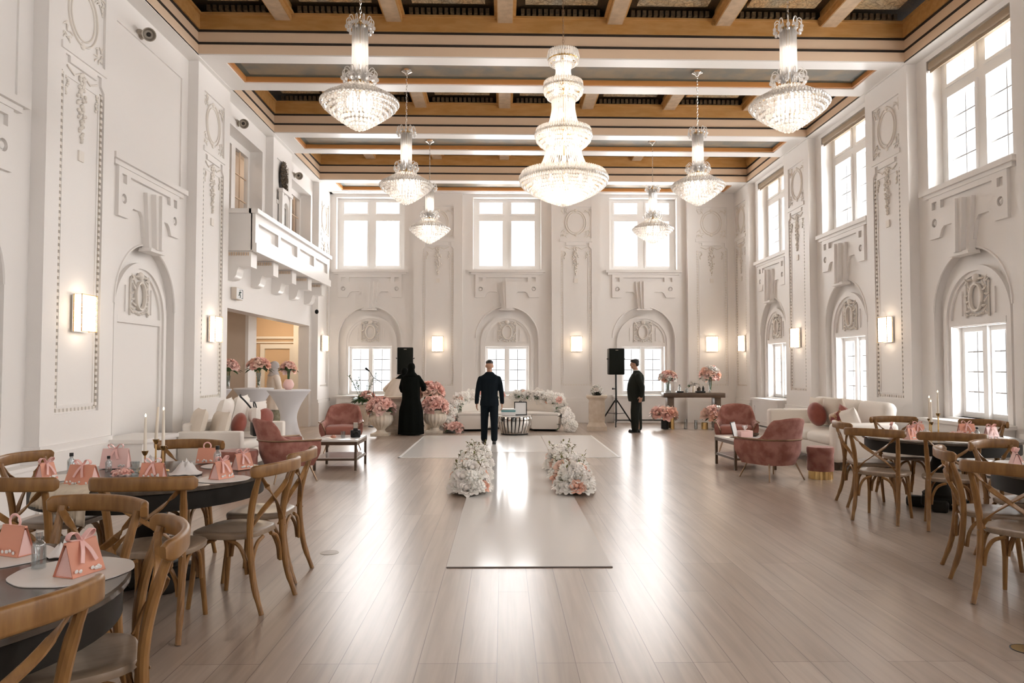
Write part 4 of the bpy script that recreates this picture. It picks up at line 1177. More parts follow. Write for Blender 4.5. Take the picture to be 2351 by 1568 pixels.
t = thing('tissue_box', 'white tissue box with tissues sticking out, right coffee table', 'tissue box', (3.68, 11.2, .451), .2)
m = MB(); m.rbox((0, 0, .05), (.20, .13, .10), .006, 1); obj('box', m, M['pinkbox2'], t)
m = MB()
for k in range(5):
    a = k*1.3; m.add([(0, 0, .09), (.05*math.cos(a), .05*math.sin(a), .15+.01*k), (.03*math.cos(a+.7), .03*math.sin(a+.7), .18), (.0, .02, .13)], [(0, 1, 2, 3)])
obj('tissue', m, M['napkin'], t)
t = thing('bowl', 'small dark bowl on the right coffee table', 'bowl', (3.86, 11.3, .451))
m = MB(); m.lathe([(.03, 0), (.06, .02), (.075, .05), (.068, .05), (.05, .022), (0, .015)], 20); obj('body', m, M['darkwood'], t)
# cocktail tables in stretch covers
def make_cocktail(label, loc, k=1):
    t = thing('cocktail_table', label, 'cocktail table', loc, 0, 'covered cocktail tables')
    m = MB(); m.lathe([(.37, 1.075), (.385, 1.085), (.385, 1.10), (.37, 1.105), (0, 1.105)], 40); obj('top_cover', m, M['spandex'], t)
    m = MB(); n = 64; vs = []
    zs = [i/18 for i in range(19)]
    for z in zs:
        r0 = .145+.235*abs(2*z-1.12)**1.75/(1.12**1.75) if z < .56 else .145+.24*((z-.56)/.44)**1.6
        for i in range(n):
            a = 2*PI*i/n
            foot = 1+.10*max(0, 1-z/.35)*math.cos(4*a)
            vs.append((r0*foot*math.cos(a), r0*foot*math.sin(a), z*1.085))
    m.add(vs, [(j*n+i, j*n+(i+1) % n, (j+1)*n+(i+1) % n, (j+1)*n+i) for j in range(18) for i in range(n)]); obj('skirt_cover', m, M['spandex'], t, smooth=80)
make_cocktail('white covered cocktail table in front, with the round pink vase', (-3.92, 13.55, 0))
make_cocktail('white covered cocktail table with the tall rose vase, behind the front one', (-4.95, 14.7, 0))
make_cocktail('white covered cocktail table half hidden by the left pilaster', (-5.55, 14.05, 0))
# crescent sofa, drum table, console, pedestals
t = thing('crescent_sofa', 'low white curved sofa wreathed in flowers before the middle window', 'sofa', (.12, 17.62, 0))
def sector(r0, r1, z0, z1, a0, a1, n=36, rc=.10):
    m = MB(); vs = []; sec = [(x+(r0+r1)/2, z+(z0+z1)/2) for x, z in rrect(r1-r0, z1-z0, .05, 3)]
    P = len(sec); ang = [a0+(a1-a0)*i/n for i in range(n+1)]
    for i, a in enumerate(ang):
        e = min(i, n-i); k = 1 if e > 2 else (.80, .93, .98)[e]
        for r, z in sec:
            rr = (r0+r1)/2+(r-(r0+r1)/2)*k
            vs.append((rr*math.cos(a), rr*math.sin(a), z))
    fs = [(i*P+j, i*P+(j+1) % P, (i+1)*P+(j+1) % P, (i+1)*P+j) for i in range(n) for j in range(P)] + [tuple(range(P)), tuple(n*P+j for j in range(P-1, -1, -1))]
    m.add(vs, fs); return m
m = sector(.48, 1.28, .05, .34, -.10, PI+.10); obj('base', m, M['linen'], t)
m = sector(.47, 1.28, .34, .43, -.10, PI+.10); obj('seat_cushion', m, M['linen'], t)
m = sector(1.18, 1.36, .05, .74, .35, PI-.35); obj('backrest', m, M['linen'], t)
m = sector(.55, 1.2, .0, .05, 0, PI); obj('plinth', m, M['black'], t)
t = thing('drum_table', 'polished steel slatted drum table in front of the curved sofa', 'table', (.26, 16.78, 0))
m = MB()
for i in range(26):
    a = 2*PI*i/26
    def p(r, z, da=0): return (r*math.cos(a+da), r*math.sin(a+da), z)
    m.sweep([p(.30, .02), p(.335, .12, .03), p(.375, .26, .05), p(.385, .36, .06), p(.37, .41, .065)], rrect(.062, .010, .004, 1), up=(math.cos(a), math.sin(a), 0))
obj('slat', m, M['chrome'], t, kind='stuff')
m = MB(); m.lathe([(0, .405), (.375, .405), (.38, .412), (.38, .42), (0, .425)], 40); obj('tabletop', m, M['marble'], t)
m = MB(); m.lathe([(.27, 0), (.31, 0), (.31, .03), (.27, .03), (.27, 0)], 36); m.lathe([(0, .04), (.26, .04), (.26, .38), (0, .38)], 24); obj('core', m, M['darkmetal'], t)
t = thing('picture_frame', 'black framed white card standing on the steel drum table', 'frame', (.40, 16.80, .426), .05)
R = Matrix.Rotation(math.radians(-8), 4, 'X')
m = MB(); m.box(-.14, .14, -.008, .008, 0, .31, R); m.box(-.13, .13, .02, .03, 0, .25)
m = MB(); m.plate(rect(-.145, .145, 0, .31), [rect(-.125, .125, .022, .288)], -.01, .01, R); m.tube([(-.03, 0, .31), (0, -.002, .33), (.03, 0, .31)], .008, 6, M=R); obj('frame', m, M['cap'], t)
m = MB(); m.box(-.126, .126, -.004, .004, .02, .29, R); obj('card', m, M['paper'], t)
t = thing('gift_box', 'white box with teal band on the drum table beside the suited man', 'box', (.13, 16.86, .426), -.1)
m = MB(); m.rbox((0, 0, .075), (.32, .22, .15), .004, 1); obj('box', m, M['paper'], t)
m = MB(); m.box(-.1615, .1615, -.1115, .1115, .075, .125); obj('band', m, M['tealbox'], t)
t = thing('console_table', 'dark espresso console table against the far right wall', 'console table', (4.80, 18.6, 0), -.06)
m = MB(); m.rbox((0, 0, .82), (1.52, .46, .115), .005, 1); obj('tabletop', m, M['darkwood'], t)
for s in (-1, 1):
    m = MB(); m.rbox((s*.58, 0, .38), (.16, .36, .765), .005, 1); obj('leg', m, M['darkwood'], t)
def pedestal(label, loc, rz):
    t = thing('plinth_pedestal', label, 'pedestal', loc, rz, 'stone pedestals')
    q = PI/4
    Rz = Matrix.Rotation(q, 4, 'Z'); k = math.sqrt(2)
    m = MB(); m.lathe([(0, .10), (.235*k/1.0*.98, .10), (.20*k, .16), (.185*k, .20), (.185*k, .72), (.20*k, .745), (0, .745)], 4, M=Rz); obj('shaft', m, M['stone'], t, smooth=0)
    m = MB(); m.box(-.24, .24, -.24, .24, 0, .10); obj('base', m, M['stone'], t)
    m = MB(); m.lathe([(0, .745), (.20*k, .745), (.235*k, .78), (.25*k, .80), (.25*k, .84), (0, .84)], 4, M=Rz); obj('cap', m, M['stone'], t, smooth=0)
    m = MB()
    for a in range(4):
        m.plate(rect(-.13, .13, .25, .66), [rect(-.105, .105, .275, .635)], .184, .195, Matrix.Rotation(a*PI/2, 4, 'Z'))
    obj('panel_moulding', m, M['stone'], t)
pedestal('stone pedestal carrying a small white flower bowl, left of the right loudspeaker', (2.27, 17.85, 0), -.12)
pedestal('stone pedestal half hidden beside the woman in black', (-2.50, 17.15, 0), .15)
# loudspeakers
def speaker(label, slabel, x, y, z0, rz):
    t = thing('loudspeaker', label, 'loudspeaker', (x, y, z0), rz, 'black loudspeakers')
    m = MB(); m.rbox((0, 0, .34), (.40, .36, .68), .025, 3); obj('cabinet', m, M['plastic'], t)
    m = MB(); m.rbox((0, -.185, .34), (.37, .016, .63), .007, 2); g = obj('grille', m, M['grille'], t)
    m = MB(); m.box(-.035, .035, -.196, -.192, .625, .637); obj('badge', m, M['greymetal'], g)
    for s in (-1, 1):
        m = MB(); m.tube([(s*.20, -.06, .40), (s*.225, -.05, .41), (s*.225, .06, .41), (s*.20, .07, .40)], .012, 6); obj('handle', m, M['darkmetal'], t)
    t = thing('speaker_stand', slabel, 'speaker stand', (x, y, 0), rz, 'tripod speaker stands')
    m = MB(); m.tube([(0, 0, .10), (0, 0, z0-.001)], .024, 10); obj('pole', m, M['darkmetal'], t)
    m = MB(); m.tube([(0, 0, .60), (0, 0, .72)], .032, 10); m.tube([(0, 0, .30), (0, 0, .35)], .030, 10); obj('collar', m, M['darkmetal'], t)
    m = MB(); m.tube([(0, 0, .96), (-.075, -.03, .965)], .014, 8); m.ell((-.085, -.03, .965), .026, 8, 6); obj('knob', m, M['darkmetal'], t)
    for k in range(3):
        a = 2*PI*k/3+.35
        m = MB(); m.tube([(.03*math.cos(a), .03*math.sin(a), .66), (.50*math.cos(a), .50*math.sin(a), .02)], .018, 8)
        m.ell((.50*math.cos(a), .50*math.sin(a), .022), .022, 8, 6); obj('leg', m, M['darkmetal'], t)
        m = MB(); m.tube([(.03*math.cos(a), .03*math.sin(a), .32), (.28*math.cos(a), .28*math.sin(a), .325)], .008, 6); obj('brace', m, M['darkmetal'], t)
    return t
speaker('black loudspeaker on tripod before the right far window', 'black tripod stand under the right loudspeaker', 2.93, 19.1, 1.33, .0)
speaker('black loudspeaker above the woman in black, left far window', 'black tripod stand under the left loudspeaker', -2.48, 18.7, 1.34, .12)
t = thing('microphone_stand', 'slim black microphone stand in front of the left far window', 'microphone stand', (-3.32, 18.9, 0), .2)
m = MB(); m.lathe([(0, 0), (.13, 0), (.12, .02), (.02, .04), (0, .04)], 20); obj('base', m, M['darkmetal'], t)
m = MB(); m.tube([(0, 0, .03), (0, 0, 1.25)], .010, 8); m.tube([(-.10, 0, 1.42), (.0, 0, 1.26), (.22, 0, 1.12)], .007, 6); obj('pole', m, M['darkmetal'], t)
m = MB(); m.tube([(-.20, 0, 1.50), (-.10, 0, 1.42)], [.026, .016], 10); obj('microphone', m, M['plastic'], t)
# floor runner and cross sheets
m = MB(); m.box(-.425, .825, 5.60, 13.2, .0008, .004); t = thing('aisle_runner', 'long glossy white runner down the middle of the floor', 'runner')
obj('sheet', m, M['runner'], t)
m = MB(); m.box(-.425, .825, 5.585, 5.60, .0008, .008); obj('edge_strip', m, M['strip'], t)
for x0, x1, lab in ((-1.74, -.44, 'white vinyl floor sheet left of the runner, before the urns'), (.84, 1.95, 'white vinyl floor sheet right of the runner, before the pedestal')):
    t = thing('floor_sheet', lab, 'floor sheet', group='white floor sheets')
    m = MB(); m.box(x0, x1, 12.40, 16.4, .0008, .003); obj('sheet', m, M['runner2'], t)
    m = MB()
    xe = x0 if x0 < 0 else x1
    m.box(xe-.02, xe+.02, 12.38, 16.42, .0008, .005); m.box(x0-.02 if x0 < 0 else x0, x1 if x0 < 0 else x1+.02, 12.38, 12.42, .0008, .005); m.box(x0-.02 if x0 < 0 else x0, x1 if x0 < 0 else x1+.02, 16.38, 16.42, .0008, .005)
    obj('hem', m, M['hem'], t)
m = MB(); m.box(-.425, .825, 13.22, 16.4, .0008, .0032); o = obj('floor_sheet', m, M['runner2']); tag(o, 'white vinyl floor sheet the suited man walks on', 'floor sheet', 'white floor sheets')
for p, lab in (((-1.41, 6.06), 'round metal floor socket cover left of the runner'), ((2.79, 3.95), 'round brass floor socket at the right frame edge')):
    t = thing('floor_socket', lab, 'floor socket', (*p, 0))
    m = MB(); m.ring((0, 0, .001), .072, .004, 32, 6, sz=.6); obj('ring', m, M['darkmetal'] if p[0] > 0 else M['greymetal'], t)
    m = MB(); m.lathe([(0, .0005), (.070, .0005), (.069, .0025), (0, .003)], 32); obj('lid', m, M['gold'] if p[0] > 0 else M['seat'], t)
# ------------------------------------------------------------------ flowers
def petal(m, a, r0, tilt, ln, w, curl):
    vs = []; n, k = 4, 4
    for i in range(n+1):
        t = i/n
        for j in range(k+1):
            s = -1+2*j/k
            ww = w*math.sin(PI*(.18+.74*t))*s
            out = r0+ln*(math.sin(tilt)*t+curl*t*t)
            z = ln*math.cos(tilt)*t-curl*ln*.4*t*t-.0*s
            cup = -.35*ww*ww/max(w, 1e-4)
            p = V((out+cup, ww, z))
            vs.append(Matrix.Rotation(a, 3, 'Z') @ p)
    m.add(vs, [(i*(k+1)+j, i*(k+1)+j+1, (i+1)*(k+1)+j+1, (i+1)*(k+1)+j) for i in range(n) for j in range(k)])
def rose_mesh(r, seed):
    rr = random.Random(seed); m = MB()
    m.ell((0, 0, r*.15), (r*.42, r*.42, r*.55), 9, 6)
    for L_, (n, r0, tl, ln, w, cu) in enumerate(((4, .16, .05, 1.0, .55, .0), (5, .28, .25, 1.05, .62, .10), (6, .34, .55, 1.05, .70, .22), (7, .34, .95, 1.05, .72, .35))):
        for i in range(n):
            a = 2*PI*(i+.5*L_)/n+rr.uniform(-.2, .2)
            s = MB(); petal(s, a, r0*r, tl, ln*r*rr.uniform(.9, 1.1), w*r, cu)
            m.join(s, Matrix.Translation((0, 0, -r*.35)))
    return m.mesh('rose', 60)
def puff_mesh(r, seed):
    """rounded many-petalled white bloom"""
    rr = random.Random(seed); m = MB()
    m.ell((0, 0, 0), (r*.8, r*.8, r*.75), 10, 7)
    for k in range(46):
        z = 1-2*(k+.5)/46; a = k*2.39996; q = math.sqrt(1-z*z)
        c = V((q*math.cos(a), q*math.sin(a), z*.9))*r*.86
        m.ell(c, (r*.27, r*.27, r*.24), 6, 4)
    return m.mesh('blossom', 60)
ROSE = [rose_mesh(1, k) for k in range(3)]; PUFF = [puff_mesh(1, k) for k in range(2)]
for k in ROSE+PUFF: k.materials.append(None)
def leaf_at(m, c, d, l, w):
    d = V(d).normalized(); s = d.cross(V((0, 0, 1)));
    if s.length < .01: s = V((1, 0, 0))
    s.normalize(); u = s.cross(d)
    c = V(c); vs = []; fs = []
    pr = [(0, .05), (.25, .8), (.5, 1), (.75, .7), (1, .05)]
    for t, k in pr:
        for q in (-1, 0, 1): vs.append(c+d*(l*t)+s*(w*k*q)+u*(.25*w*abs(q)*k-.25*l*t*t))
    for i in range(4):
        for j in range(2): fs.append((i*3+j, i*3+j+1, (i+1)*3+j+1, (i+1)*3+j))
    m.add(vs, fs)
def bloom(parent, c, r, mat, kind='rose', d=None, rg=rnd):
    me0 = (ROSE if kind == 'rose' else PUFF)[rg.randrange(2)]
    key = me0.name+mat
    me = BL.get(key)
    if me is None:
        me = me0.copy(); me.materials.clear(); me.materials.append(M[mat]); BL[key] = me
    o = link(bpy.data.objects.new('rose' if kind == 'rose' else 'blossom', me)); o.parent = parent; o.location = c
    d = V(d) if d is not None else V((0, 0, 1))
    o.rotation_mode = 'QUATERNION'
    o.rotation_quaternion = d.to_track_quat('Z', 'Y') @ Matrix.Rotation(rg.uniform(0, 6), 3, 'Z').to_quaternion()
    o.scale = (r, r, r*rg.uniform(.85, 1.05)); return o
BL = {}
def bouquet(label, loc, n, R, br, mats=('rose',), leaves=10, stem=0, seed=1, cat='flowers', name='flower_bouquet', group=None, droop=-.35, ll=.12):
    """dome of roses; loc = where the stems enter the vase, R=(rx,ry,rz) of the dome above it"""
    rg = random.Random(seed)
    t = thing(name, label, cat, loc, 0, group)
    cz = stem
    for k in range(n):
        z = 1-(1-droop)*(k+.5)/n; a = k*2.39996+seed; q = math.sqrt(max(0, 1-z*z))
        d = V((q*math.cos(a), q*math.sin(a), z))
        c = V((d.x*R[0], d.y*R[1], cz+d.z*R[2]))
        bloom(t, c, br*rg.uniform(.85, 1.15), mats[k % len(mats)], d=(d.x, d.y, d.z+.25), rg=rg)
    m = MB()
    for k in range(leaves):
        a = rg.uniform(0, 2*PI); e = rg.uniform(-.3, .35)
        d = V((math.cos(a), math.sin(a), e))
        leaf_at(m, (d.x*R[0]*.55, d.y*R[1]*.55, cz-R[2]*.25+d.z*R[2]*.4), d, ll*rg.uniform(.8, 1.3)+R[0]*.3, ll*.32)
    if leaves: obj('foliage', m, M['leaf'], t, kind='stuff')
    m = MB(); m.ell((0, 0, cz+R[2]*.1), (R[0]*.72, R[1]*.72, R[2]*.62), 10, 7)
    for k in range(5):
        a = 2*PI*k/5; m.tube([(.012*math.cos(a), .012*math.sin(a), .0), (.25*R[0]*math.cos(a), .25*R[1]*math.sin(a), cz)], .006, 5)
    obj('stem', m, M['stem'], t)
    return t
def vase(label, loc, prof, mat='glass', name='vase', flute=0, fl=0):
    m = MB(); m.lathe(prof, 32, flute=flute, fl_n=fl); o = obj(name, m, M[mat], loc=loc, smooth=60); return tag(o, label, 'vase')
# urns and roses by the woman in black
urn_prof = [(0, 0), (.19, 0), (.19, .05), (.12, .07), (.085, .12), (.11, .16), (.22, .24), (.265, .34), (.25, .44), (.20, .47), (.22, .50), (.235, .52), (.20, .52), (.18, .46), (0, .44)]
def urn(label, loc):
    t = thing('garden_urn', label, 'urn', loc, 0, 'fluted stone urns')
    m = MB(); m.lathe([(.085, .12), (.11, .16), (.22, .24), (.265, .34), (.25, .44), (.20, .47)], 72, flute=.045, fl_n=18); obj('body', m, M['urn'], t, smooth=60)
    m = MB(); m.lathe([(0, .05), (.17, .05), (.12, .07), (.085, .12), (0, .12)], 32); m.box(-.20, .20, -.20, .20, 0, .05); obj('foot', m, M['urn'], t)
    m = MB(); m.lathe([(.20, .465), (.22, .50), (.245, .52), (.235, .53), (.20, .52), (.18, .46), (0, .45)], 36); obj('rim', m, M['urn'], t)
urn('fluted stone urn left of the woman in black', (-2.73, 16.55, 0)); urn('fluted stone urn right of the woman in black', (-1.58, 17.15, 0))
bouquet('big pink roses in the left fluted urn', (-2.73, 16.55, .50), 12, (.27, .25, .17), .115, leaves=16, stem=.12, seed=2)
bouquet('big pink roses in the right fluted urn', (-1.58, 17.15, .50), 12, (.26, .24, .17), .115, leaves=16, stem=.12, seed=3)
bouquet('pink and cream roses standing behind the right fluted urn', (-1.72, 17.75, .74), 13, (.26, .24, .24), .105, ('rose', 'rose', 'peach'), leaves=16, stem=.16, seed=4)
vase('tall pale stone vase behind the right fluted urn', (-1.72, 17.75, 0), [(0, 0), (.16, 0), (.13, .06), (.11, .3), (.17, .62), (.19, .74), (.16, .74), (.1, .6), (0, .58)], 'urn', 'floor_vase')
bouquet('pink roses lying on the floor beside the curved sofa', (-1.13, 17.1, .05), 6, (.17, .14, .10), .09, leaves=10, stem=.06, seed=6)
t = vase('tall terracotta coloured vase with dark leaves, before the left far window', (-3.70, 19.45, 0), [(0, 0), (.15, 0), (.15, .03), (.17, .08), (.19, .3), (.175, .44), (.20, .52), (.215, .54), (.19, .54), (.15, .44), (0, .42)], 'stone', 'floor_vase')
t = bouquet('pink rose spray with dark round leaves before the left far window', (-3.70, 19.45, .53), 5, (.17, .13, .14), .085, leaves=80, stem=.20, seed=8, ll=.16)
for ch_ in bpy.data.objects:
    if ch_.parent is t and ch_.name.startswith('rose'): ch_.location.x += .12
o = link(bpy.data.objects.new('cut_rose', BL[sorted(BL)[0]])); o.location = (-2.52, 11.0, .475); o.scale = (.045,)*3; tag(o, 'single pink rose head lying on the left coffee table', 'rose')
m = MB(); rg = random.Random(12)
for k in range(14):
    a = rg.uniform(0, 2*PI); p = V((.1*math.cos(a), .1*math.sin(a), .25)); q = V((.36*math.cos(a), .3*math.sin(a), rg.uniform(.55, .85)))
    m.tube([p, p.lerp(q, .6)+V((0, 0, .06)), q], .004, 4)
    for j in range(5):
        c = p.lerp(q, .4+.15*j); leaf_at(m, c, (rg.uniform(-1, 1), rg.uniform(-1, 1), .4), .08, .024)
obj('branch', m, M['leaf'], t, kind='stuff')
# flowers on the cocktail tables
vase('slim clear vase on the second cocktail table', (-4.83, 14.62, 1.106), [(0, 0), (.045, 0), (.035, .05), (.035, .2), (.055, .30), (.048, .30), (.03, .2), (0, .02)])
bouquet('tall coral pink rose bouquet on the second cocktail table', (-4.83, 14.62, 1.16), 15, (.20, .18, .13), .075, ('rose', 'rose', 'peach'), leaves=14, stem=.38, seed=11, droop=-.1)
vase('round pale pink vase on the front cocktail table', (-3.93, 13.55, 1.106), [(0, 0), (.05, 0), (.09, .05), (.10, .10), (.075, .16), (.05, .19), (.045, .185), (.07, .15), (0, .02)], 'pinkbox2')
bouquet('coral rose with green leaves in the round vase', (-3.93, 13.55, 1.27), 7, (.10, .09, .10), .065, ('rose', 'peach'), leaves=9, stem=.22, seed=13)
vase('clear vase on the hidden cocktail table by the pilaster', (-5.22, 14.05, 1.106), [(0, 0), (.045, 0), (.035, .05), (.05, .25), (.043, .25), (.03, .05), (0, .02)])
bouquet('pink roses partly hidden by the left pilaster', (-5.22, 14.05, 1.16), 12, (.17, .16, .13), .075, leaves=10, stem=.34, seed=14, droop=-.1)
# console table flowers and oddments
cz = .879
def con(x, y=0): return (4.80+x*math.cos(-.06), 18.6+x*math.sin(-.06)+y)
vase('clear vase at the left end of the console table', (*con(-.62), cz), [(0, 0), (.07, 0), (.07, .22), (.063, .22), (.063, .01), (0, .01)])
bouquet('coral and white blossom bouquet at the left end of the console table', (*con(-.62), cz+.05), 20, (.20, .17, .14), .068, ('rose', 'peach', 'whiterose'), leaves=8, stem=.33, seed=15, droop=-.3)
vase('tall trumpet vase at the right end of the console table', (*con(.42), cz), [(0, 0), (.05, 0), (.018, .03), (.02, .2), (.05, .34), (.044, .34), (.012, .2), (0, .03)])
bouquet('tall pink and white rose bouquet at the right end of the console table', (*con(.44), cz+.06), 24, (.22, .18, .20), .078, ('whiterose', 'rose', 'peach'), leaves=16, stem=.40, seed=16, droop=-.55)
def tray(label, x, w):
    m = MB(); m.rbox((0, 0, .02), (w, .2, .04), .008, 2); o = obj('tray', m, M['cap'], loc=(*con(x), cz), rot=(0, 0, -.06)); tag(o, label, 'tray')
tray('black tray with a perfume bottle, console table', -.33, .17); tray('black tray with dark pots, console table', .19, .22)
def bottle(label, loc, r, h, body='glass', cap='cap', rz=0, cat='bottle', name='bottle'):
    t = thing(name, label, cat, loc, rz)
    m = MB(); m.lathe([(0, 0), (r, 0), (r, h*.62), (r*.85, h*.70), (r*.42, h*.78), (r*.42, h*.86), (r*.34, h*.86), (r*.34, h*.76), (r*.85, h*.6), (r*.85, .008), (0, .008)], 18); obj('body', m, M[body], t)
    m = MB(); m.lathe([(0, h*.84), (r*.5, h*.84), (r*.5, h), (0, h)], 16); obj('cap', m, M[cap], t)
    return t
bottle('clear perfume bottle with black stopper on the left console tray', (*con(-.33), cz+.041), .035, .16)
bottle('dark bottle on the right console tray', (*con(.26), cz+.041), .028, .13, 'plastic')
t = bottle('squat dark pot on the right console tray', (*con(.16), cz+.041), .055, .11, 'darkwood', name='pot', cat='pot')
gob('clear tumbler on the console table', (*con(-.16), cz+.001), .035, .11)
def candle(label, loc, r, h, mat='wax'):
    t = thing('pillar_candle', label, 'candle', loc)
    m = MB(); m.lathe([(0, 0), (r, 0), (r, h), (r*.9, h), (0, h-.008)], 20); obj('body', m, M[mat], t)
    m = MB(); m.tube([(0, 0, h-.01), (.002, 0, h+.015)], .002, 5); obj('wick', m, M['cap'], t)
candle('ivory candle in the middle of the console table', (*con(.02), cz+.001), .042, .17)
m = MB(); pillow(m, .14, .10, .05, Matrix.Translation((0, 0, .05)) @ Matrix.Rotation(.5, 4, 'Y')); o = obj('napkin', m, M['napkin'], loc=(*con(.09, .05), cz+.14)); bpy.data.objects.remove(o)
bouquet('white flower on a short vase behind the ivory candle', (*con(.03, .15), cz+.12), 4, (.05, .05, .04), .05, ('whiterose',), leaves=4, stem=.10, seed=18)
vase('small white vase behind the ivory candle', (*con(.03, .15), cz), [(0, 0), (.03, 0), (.04, .06), (.025, .14), (.02, .14), (0, .04)], 'trimw')
# floor bouquets round the console table
def cyl(label, loc, r, h, mat, name='vase'):
    m = MB(); m.lathe([(0, 0), (r, 0), (r, h), (r*.94, h), (r*.94, .012), (0, .012)], 24); o = obj(name, m, M[mat], loc=loc); tag(o, label, 'vase')
cyl('brass cylinder vase on the floor at the left console leg', (4.16, 18.1, 0), .045, .30, 'gold')
cyl('dark round vase on the floor under the left floor bouquet', (4.00, 18.22, 0), .09, .22, 'darkmetal')
bouquet('large coral pink roses on the floor before the left console leg', (3.96, 18.15, .22), 10, (.26, .18, .12), .115, ('rose', 'peach', 'whiterose'), leaves=6, stem=.16, seed=21)
cyl('dark vase on the floor at the right console leg', (5.30, 18.05, 0), .08, .20, 'darkmetal')
bouquet('large pink and white roses on the floor before the right console leg', (5.18, 18.0, .16), 13, (.27, .18, .16), .105, ('rose', 'whiterose', 'peach'), leaves=12, stem=.20, seed=22)
cyl('tall glass cylinder on the floor, left of the two under the console', (4.50, 18.15, 0), .04, .24, 'glass'); cyl('tall glass cylinder on the floor, right of the two under the console', (4.74, 18.1, 0), .04, .22, 'glass')
cyl('low brass bowl on the floor beside the right floor bouquet', (4.96, 18.12, 0), .08, .16, 'gold')
# flower bowl on the pedestal
m = MB(); m.lathe([(0, 0), (.10, 0), (.13, .05), (.12, .09), (.11, .09), (0, .03)], 24); o = obj('bowl', m, M['plastic'], loc=(2.27, 17.85, .841)); tag(o, 'black bowl with white blossoms on the stone pedestal', 'bowl')
bouquet('white blossoms in the black bowl on the stone pedestal', (2.27, 17.85, .90), 14, (.12, .12, .12), .045, ('whiterose',), leaves=14, stem=.06, seed=23, ll=.06)
# garland over the curved sofa
def garland(label, a0, a1, seed, drop):
    rg = random.Random(seed)
    t = thing('flower_garland', label, 'flower garland', (.12, 17.62, 0), 0, 'white garlands on the curved sofa')
    n = 92
    for k in range(n):
        q = k/(n-1); a = a0+(a1-a0)*q
        z = .80-.12*q if q < .62 else .73-.66*((q-.62)/.38)
        r = 1.30+.16*(q > .6)*(q-.6)/.4
        c = V((r*math.cos(a)+rg.uniform(-.09, .09), r*math.sin(a)+rg.uniform(-.09, .09), max(.08, z+rg.uniform(-.10, .08))))
        big = rg.random()
        if big < .18: bloom(t, c+V((0, -.05, .03)), .062, 'peach' if big > .08 else 'rose', d=(0, -1, .4), rg=rg)
        else: bloom(t, c, rg.uniform(.08, .125), 'whiterose', 'puff' if rg.random() < .5 else 'rose', d=(rg.uniform(-.5, .5), -1, .6), rg=rg)
    m = MB()
    for k in range(40):
        q = rg.random(); a = a0+(a1-a0)*q; z = .80-.12*q if q < .62 else .73-.66*((q-.62)/.38)
        leaf_at(m, (1.24*math.cos(a), 1.24*math.sin(a), z), (-math.cos(a)+rg.uniform(-.8, .8), -1, rg.uniform(-.4, .6)), .13, .03)
    obj('foliage', m, M['leaf'], t, kind='stuff')
garland('white blossom garland spilling down the right end of the curved sofa', PI/2-.15, -.22, 31, 1)
garland('white blossom garland with pink roses along the left end of the curved sofa', PI/2+.15, PI+.22, 32, 1)
# aisle flower clumps
def clump(label, x, y, w, l, h, seed, sp):
    rg = random.Random(seed)
    t = thing('aisle_flowers', label, 'flower arrangement', (x, y, .006), 0, 'white aisle flowers')
    m = MB(); m.ell((0, 0, h*.30), (w*.34, l*.40, h*.28), 12, 8); obj('base', m, M['sprig'], t)
    pts = []
    for k in range(22):
        a = 2*PI*(k+rg.random()*.6)/22; pts.append((math.cos(a)*w*.46, math.sin(a)*l*.47, rg.uniform(.085, .11)))
    for k in range(34):
        q = math.sqrt((k+.5)/34)*.86; a = k*2.39996+seed
        pts.append((q*math.cos(a)*w*.47, q*math.sin(a)*l*.48, .07+h*.72*math.sqrt(1-q*q)*rg.uniform(.8, 1.08)))
    for p in pts:
        q = rg.random()
        bloom(t, p, rg.uniform(.05, .082), 'peach' if q < .09 else 'whiterose', 'puff' if q > .72 else 'rose', d=(p[0]*2.5/w, p[1]*2.5/l-.35, 1), rg=rg)
    m = MB(); m2 = MB()
    for k in range(sp):
        a = rg.uniform(0, 2*PI); r0 = rg.uniform(.0, .35)
        p = V((r0*w*math.cos(a), r0*l*math.sin(a), h*.55)); d = V((math.cos(a)*rg.uniform(.2, .9), math.sin(a)*rg.uniform(.1, .5), 1)).normalized()
        q = p+d*h*rg.uniform(.35, .75); mid = p.lerp(q, .55)+V((rg.uniform(-.03, .03), 0, .02))
        m.tube([p, mid, q], .0035, 4)
        for j in range(6):
            c = p.lerp(q, .35+.12*j)+V((rg.uniform(-.025, .025), rg.uniform(-.025, .025), rg.uniform(-.01, .02)))
            if rg.random() < .5: leaf_at(m, c, (rg.uniform(-1, 1), rg.uniform(-1, 1), .6), .055, .014)
            else: m2.ell(c, (.016, .016, .013), 6, 4)
    for k in range(30):
        u, v = rg.uniform(-1, 1), rg.uniform(-1, 1)
        leaf_at(m, (u*w*.42, v*l*.45, h*rg.uniform(.3, .8)), (u+rg.uniform(-.4, .4), v-.3, .6), .08, .02)
    obj('sprig', m, M['sprig'], t, kind='stuff'); obj('bud', m2, M['whiterose'], t, kind='stuff')
for x, side, dx in ((-.40, 'left', -1), (.87, 'right', 1)):
    clump('white flower clump at the near end of the %s aisle row' % side, x, 8.95, .44, .62, .34, 41+dx, 9)
    clump('middle white flower clump of the %s aisle row' % side, x+.02*dx, 9.85, .48, .85, .34, 44+dx, 13)
    clump('white flower clump at the far end of the %s aisle row' % side, x-.02*dx, 11.0, .40, .95, .34, 47+dx, 16)

